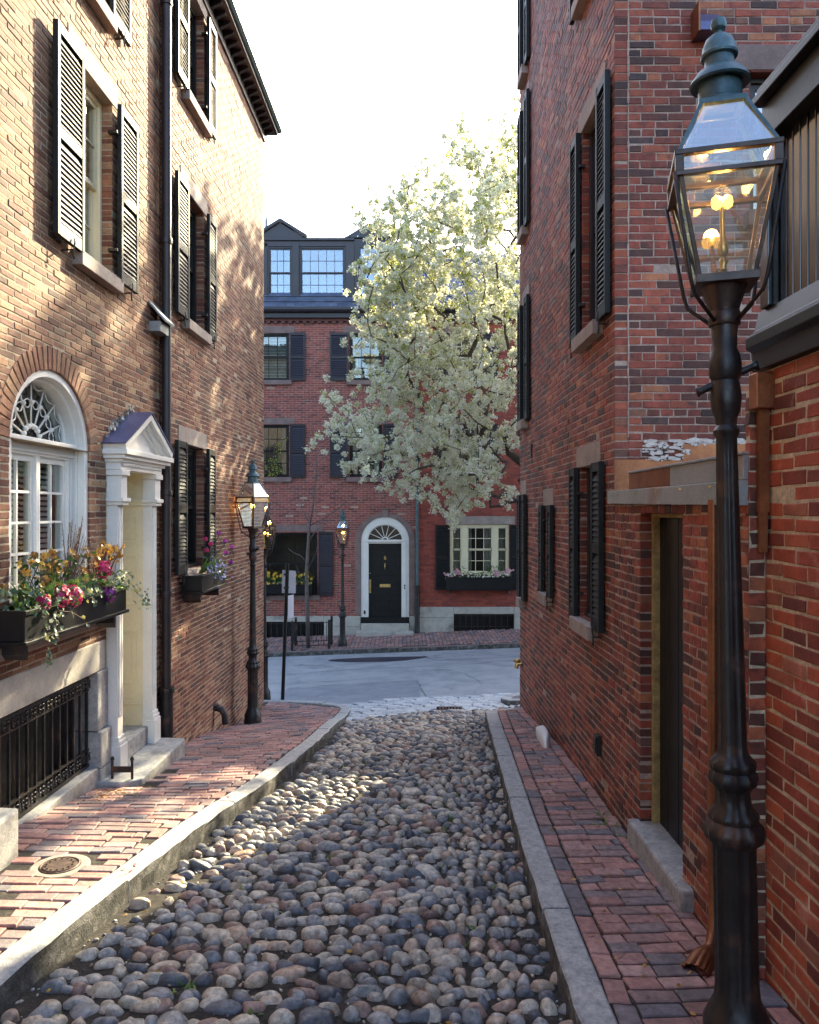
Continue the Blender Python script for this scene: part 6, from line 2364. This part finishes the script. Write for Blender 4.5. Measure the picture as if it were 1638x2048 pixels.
s.build('dark_leaves', ['leaf_green'], r_, tones=True, kind='stuff')
# willow twigs
r_ = plant('twig_bundle', 'bundle of bare pussy willow twigs standing in the arched window box', 'twigs', at(5.95, .12, ZB))
s, c_ = MB(), MB()
for k in range(34):
    a0 = PR.gauss(5.97, .03)
    tip = at(a0 + PR.gauss(.10, .14), .14 + PR.gauss(0, .05), ZB + PR.uniform(.34, .60))
    b0 = at(a0, .12, ZB)
    mid_ = (b0 + tip) / 2 + np.array([0, 0, .02])
    s.tube([b0, mid_, tip], [.0035, .0028, .0015], 4)
    for q in range(7):
        f = PR.uniform(.35, 1)
        p = b0 + (tip - b0) * f
        c_.lathe([(.0015, -.006), (.005, 0), (.0015, .008)], tuple(p + np.array([PR.gauss(0, .004), PR.gauss(0, .004), 0])), 5)
for k in range(3):
    tip = at(5.62 + .06 * k, .12, ZB + .48 + .04 * k)
    s.tube([at(5.62 + .03 * k, .12, ZB), tip], .0025, 4)
s.build('twigs', ['twig'], r_, kind='stuff')
c_.build('catkins', ['catkin'], r_, kind='stuff')
# trailing ivies
def trail(label, pts, n_leaf, spread=.03):
    r_ = plant('trailing_ivy', label, 'ivy', pts[0], 'ivies trailing from the arched window box')
    s = MB()
    s.tube(pts, .0028, 4)
    s.build('stem', ['twig'], r_)
    l_ = MB()
    for k in range(n_leaf):
        f = PR.random() * (len(pts) - 1)
        i = min(int(f), len(pts) - 2)
        p = pts[i] + (pts[i + 1] - pts[i]) * (f - i)
        leaf(l_, p + np.array([PR.gauss(0, spread * .5), PR.gauss(0, spread * .5), PR.gauss(0, spread)]), FA.n + rdir(.6), PR.uniform(.012, .022), PR.uniform(.15, 1))
    l_.build('leaves', ['leaf_ivy'], r_, tones=True, kind='stuff')
trail('ivy spilling over the left end of the box with a yellow green tip', [at(5.25, .27, 1.2), at(5.22, .31, 1.08), at(5.25, .33, .98), at(5.24, .32, .88), at(5.22, .33, .80)], 42, .035)
trail('long ivy strand trailing in front of the pale pilaster of the doorway', [at(6.62, .24, 1.26), at(6.75, .30, 1.20), at(6.82, .34, 1.10), at(6.90, .36, 1.04), at(6.97, .37, .98)], 60, .05)
trail('thin ivy strand curving along the front of the box', [at(5.45, .28, 1.13), at(5.6, .31, 1.10), at(5.75, .33, 1.03), at(5.83, .32, .95)], 9, .015)
trail('ivy sprig hanging low over the middle of the box front', [at(5.42, .28, 1.16), at(5.38, .30, 1.08), at(5.36, .31, .97)], 26, .035)
trail('short pale ivy tuft over the box near the pink flowers', [at(5.9, .27, 1.2), at(5.98, .31, 1.14), at(6.05, .30, 1.10)], 26, .04)

# ---- box with tulips under the lowest window of house B
box_thing(FB, 8.78, 9.80, .03, .25, .93, 1.10, 'black window box with purple tulips under the lowest shuttered window beyond the downpipe')
ZB2 = 1.10
for k, (px_, pz_, mt, lb) in enumerate([(-.05, .36, 'petal_pink', 'pink tulip at the upper left of the small window box'), (.10, .30, 'petal_pink', 'pink tulip just below the upper left one'),
                         (-.14, .24, 'petal_pink', 'lowest pink tulip beside the shutter'), (.30, .42, 'petal_purple', 'tallest purple pink tulip of the small window box'),
                         (.52, .32, 'petal_purple', 'purple tulip right of the tallest one'), (.50, .18, 'petal_purple', 'purple tulip leaning out low over the box'), (.72, .24, 'petal_purple', 'dark purple tulip farthest toward the lamp'),
                         (.56, .06, 'petal_purple', 'purple tulip down among the blue flowers')]):
    b0 = FB.p(9.15 + px_ * .5, .14, ZB2)
    top = FB.p(9.15 + px_, .20 + .02 * k, ZB2 + pz_)
    r_ = plant('tulip', lb, 'tulip', b0, 'tulips in the small window box')
    s = MB()
    s.tube([b0, (b0 + top) / 2 + np.array([.0, 0, .04]), top], .004, 5)
    s.build('stem', ['leaf_green'], r_)
    f_ = MB()
    for q in range(6):
        t = q * math.pi / 3
        d = np.array([math.cos(t), math.sin(t), 0])
        s_ = np.array([-math.sin(t), math.cos(t), 0])
        rr = .025
        vs = [top, top + d * rr - s_ * rr * .6 + np.array([0, 0, .02]), top + d * rr * .9 - s_ * rr * .4 + np.array([0, 0, .045]), top + d * rr * .6 + np.array([0, 0, .058]),
              top + d * rr * .9 + s_ * rr * .4 + np.array([0, 0, .045]), top + d * rr + s_ * rr * .6 + np.array([0, 0, .02])]
        f_.add([tuple(v) for v in vs], [(0, 1, 2, 3, 4, 5)], 0, PR.random())
    f_.build('flower', [mt], r_, tones=True)
    s = MB()
    for q in range(3):
        blade(s, b0, FB.n * PR.uniform(.2, .9) + np.array([0, 0, 1.1]) + FB.u * PR.uniform(-.6, .9), PR.uniform(.2, .3), .017, PR.uniform(.6, 1.5), PR.uniform(.2, .9))
    s.build('leaves', ['leaf_green'], r_, tones=True)
r_ = plant('forget_me_nots', 'cushion of small blue forget-me-nots at the front of the small window box', 'forget-me-nots', FB.p(9.4, .2, ZB2))
s, g_ = MB(), MB()
for k in range(240):
    p = FB.p(PR.gauss(9.42, .19), PR.uniform(.12, .33), ZB2 + PR.gauss(.02, .065))
    if PR.random() < .55:
        flower(s, p, FB.n + rdir(), .013, 5, PR.random(), cup=.1, wide=.42)
    else:
        oval(g_, p - np.array([0, 0, .02]), rdir() + FB.n * .5, .04, .010, PR.random() * .6)
s.build('blue_flowers', ['petal_blue'], r_, tones=True, kind='stuff')
g_.build('foliage', ['leaf_green'], r_, tones=True, kind='stuff')

# ---- far boxes
box_thing(FF, -4.0, -2.5, .03, .28, -.47, -.22, 'long black window box with daffodils under the wide dark window across the street')
r_ = plant('daffodils', 'row of yellow daffodils in the far left window box', 'daffodils', FF.p(-3.2, .15, -.22))
s, g_ = MB(), MB()
for k in range(34):
    a = -3.95 + PR.random() * 1.42
    h = PR.uniform(.16, .36)
    p = FF.p(a, .16 + PR.gauss(0, .04), -.24)
    top = p + np.array([PR.gauss(0, .03), -.02, h])
    g_.tube([p, top], .006, 4)
    for q in range(4):
        blade(g_, p, np.array([PR.gauss(0, .25), PR.gauss(0, .2), 1]), PR.uniform(.18, .32), .011, .3, PR.uniform(0, .8))
    f_ = MB()
    flower(f_, top, np.array([PR.gauss(0, .4), -1, .2]), .042, 6, PR.random(), cup=.1, wide=.4)
    f_.tube([top, top + np.array([0, -.03, .004])], [.010, .017], 6, tone=.2)
    f_.build('flower', ['petal_yellow'], r_, tones=True)
g_.build('stems_and_leaves', ['leaf_green'], r_, tones=True, kind='stuff')
r_ = plant('pansies', 'low pale and orange pansies along the front of the daffodil box', 'pansies', FF.p(-3.2, .24, -.22))
s, g_ = MB(), MB()
for k in range(80):
    p = FF.p(-3.98 + PR.random() * 1.46, .26 + PR.gauss(0, .03), -.22 + PR.uniform(0, .07))
    if k % 3:
        oval(g_, p, rdir() + np.array([0, -.6, 0]), .05, .014, PR.random())
    else:
        flower(s, p, np.array([PR.gauss(0, .3), -1, .3]), .026, 5, PR.random(), cup=.1)
s.build('flowers', ['petal_amber'], r_, tones=True, kind='stuff')
g_.build('leaves', ['leaf_ivy'], r_, tones=True, kind='stuff')
box_thing(FF, 1.24, 3.08, .03, .30, -.36, -.02, 'black window box with pink flowers under the white triple window across the street')
r_ = plant('mixed_planting', 'green sprays with white and blue flowers in the far right window box', 'flowers', FF.p(2.2, .17, -.02))
s, g_ = MB(), MB()
for k in range(330):
    a = 1.26 + PR.random() * 1.8
    tall = .30 if (1.45 < a < 1.85 or 2.4 < a < 2.85) else .13
    p = FF.p(a, .17 + PR.gauss(0, .06), -.03 + PR.random() ** 1.5 * tall)
    oval(g_, p, rdir() + np.array([0, -.3, 0]), PR.uniform(.04, .07), .016, PR.random() * .8)
for k in range(46):
    p = FF.p(1.3 + PR.random() * 1.75, .27 + PR.gauss(0, .03), -.03 + PR.random() * .12)
    flower(s, p, np.array([PR.gauss(0, .4), -1, .4]), .026, 5, PR.random(), cup=.1)
s.build('white_flowers', ['blossom'], r_, tones=True, kind='stuff')
g_.build('leaves', ['leaf_green'], r_, tones=True, kind='stuff')
for a, z, lb in ((1.55, .14, 'pale pink flower clump at the left of the far right window box'), (1.3, .02, 'small pink flower clump at the left corner of the far right window box'),
                 (2.68, .08, 'salmon pink flower clump right of the middle of the far right window box'), (2.98, .10, 'pink flower clump at the right end of the far right window box')):
    r_ = plant('pink_flowers', lb, 'flowers', FF.p(a, .22, 0), 'pink clumps in the far right window box')
    s = MB()
    for k in range(16):
        p = FF.p(a + PR.gauss(0, .05), .25 + PR.gauss(0, .03), z + PR.gauss(0, .05))
        flower(s, p, np.array([PR.gauss(0, .4), -1, .4]), .03, 5, PR.random(), cup=.2)
    s.build('flower_heads', ['petal_pale_pink'], r_, tones=True, kind='stuff')
# spring leaves by the second floor far-left window
r_ = plant('window_plant', 'small yellow green shrub standing in the second floor window across the street', 'plant', FF.p(-3.6, .05, 2.80))
s, g_ = MB(), MB()
for k in range(14):
    p = FF.p(-3.7 + PR.gauss(0, .05), .04, 2.79)
    top = FF.p(-3.75 + PR.gauss(0, .28), .06 + PR.random() * .05, 2.85 + PR.random() * 1.5)
    s.tube([p, (p + top) / 2 + np.array([PR.gauss(0, .05), 0, 0]), top], [.008, .006, .003], 4)
    for q in range(14):
        f = PR.uniform(.3, 1)
        leaf(g_, p + (top - p) * f + np.array([PR.gauss(0, .05), PR.gauss(0, .02), PR.gauss(0, .05)]), np.array([PR.gauss(0, .5), -1, .4]), PR.uniform(.014, .026), PR.random())
s.build('stems', ['bark'], r_, kind='stuff')
g_.build('leaves', ['young_leaf'], r_, tones=True, kind='stuff')

# ---- weeds in the joints, fallen leaves
wd = MB()
for (x, y, n, h) in ((1.45, 5.75, 16, .10), (1.50, 6.25, 10, .08), (.70, 3.15, 8, .07), (.88, 6.6, 7, .05), (1.5, 8.9, 8, .07), (-.9, 8.6, 5, .05), (1.50, 5.4, 8, .06)):
    for k in range(n):
        x_, y_ = x + PR.gauss(0, .035), y + PR.gauss(0, .10)
        blade(wd, (x_, y_, gz(x_, y_) - (.01 if x_ > .9 + 0 or x_ < -1 else .12)), rdir(1.2), PR.uniform(.3, 1) * h, .008, 1.0, PR.uniform(.5, 1))
for q in range(46):
    y0_ = 3.0 + PR.random() * 5.5
    x0_ = xl(y0_) + .05 + PR.random() * (xr(y0_) - xl(y0_) - .1)
    for k in range(PR.randint(3, 8)):
        x_, y_ = x0_ + PR.gauss(0, .018), y0_ + PR.gauss(0, .02)
        blade(wd, (x_, y_, alley_z(x_, y_) + .006), rdir(1.0), PR.uniform(.025, .06), .006, 1.0, PR.uniform(.4, 1))
wd.build('weeds', ['leaf_green'], None, tones=True, kind='stuff', label='small green weeds in the joints along walls and kerbs', cat='weeds')
lt = MB()
for k in range(420):
    if PR.random() < .4:
        y_ = 2.2 + PR.random() * 5
        x_ = xr(y_) + .2 + PR.random() * .45
        z_ = gz(x_, y_) + .006
    elif PR.random() < .6:
        x_, y_ = -2.35 + PR.gauss(0, .1), 6.45 + PR.gauss(0, .15)
        z_ = gz(x_, y_) + .006
    else:
        y_ = 2.3 + PR.random() * 4
        x_ = xl(y_) + PR.random() * (xr(y_) - xl(y_))
        z_ = alley_z(x_, y_) + .045
    if PR.random() < .5:
        lt.tube([(x_, y_, z_), (x_ + PR.gauss(0, .03), y_ + PR.gauss(0, .02), z_ + .004)], .0014, 3, tone=0)
        continue
    oval(lt, (x_, y_, z_), (PR.gauss(0, 1), PR.gauss(0, 1), PR.gauss(0, .15)), PR.uniform(.015, .035), PR.uniform(.004, .010), PR.random())
lt.build('fallen_leaves', ['petal_amber'], None, tones=True, kind='stuff', label='scattered small dry leaves and petals on the paving', cat='fallen leaves')
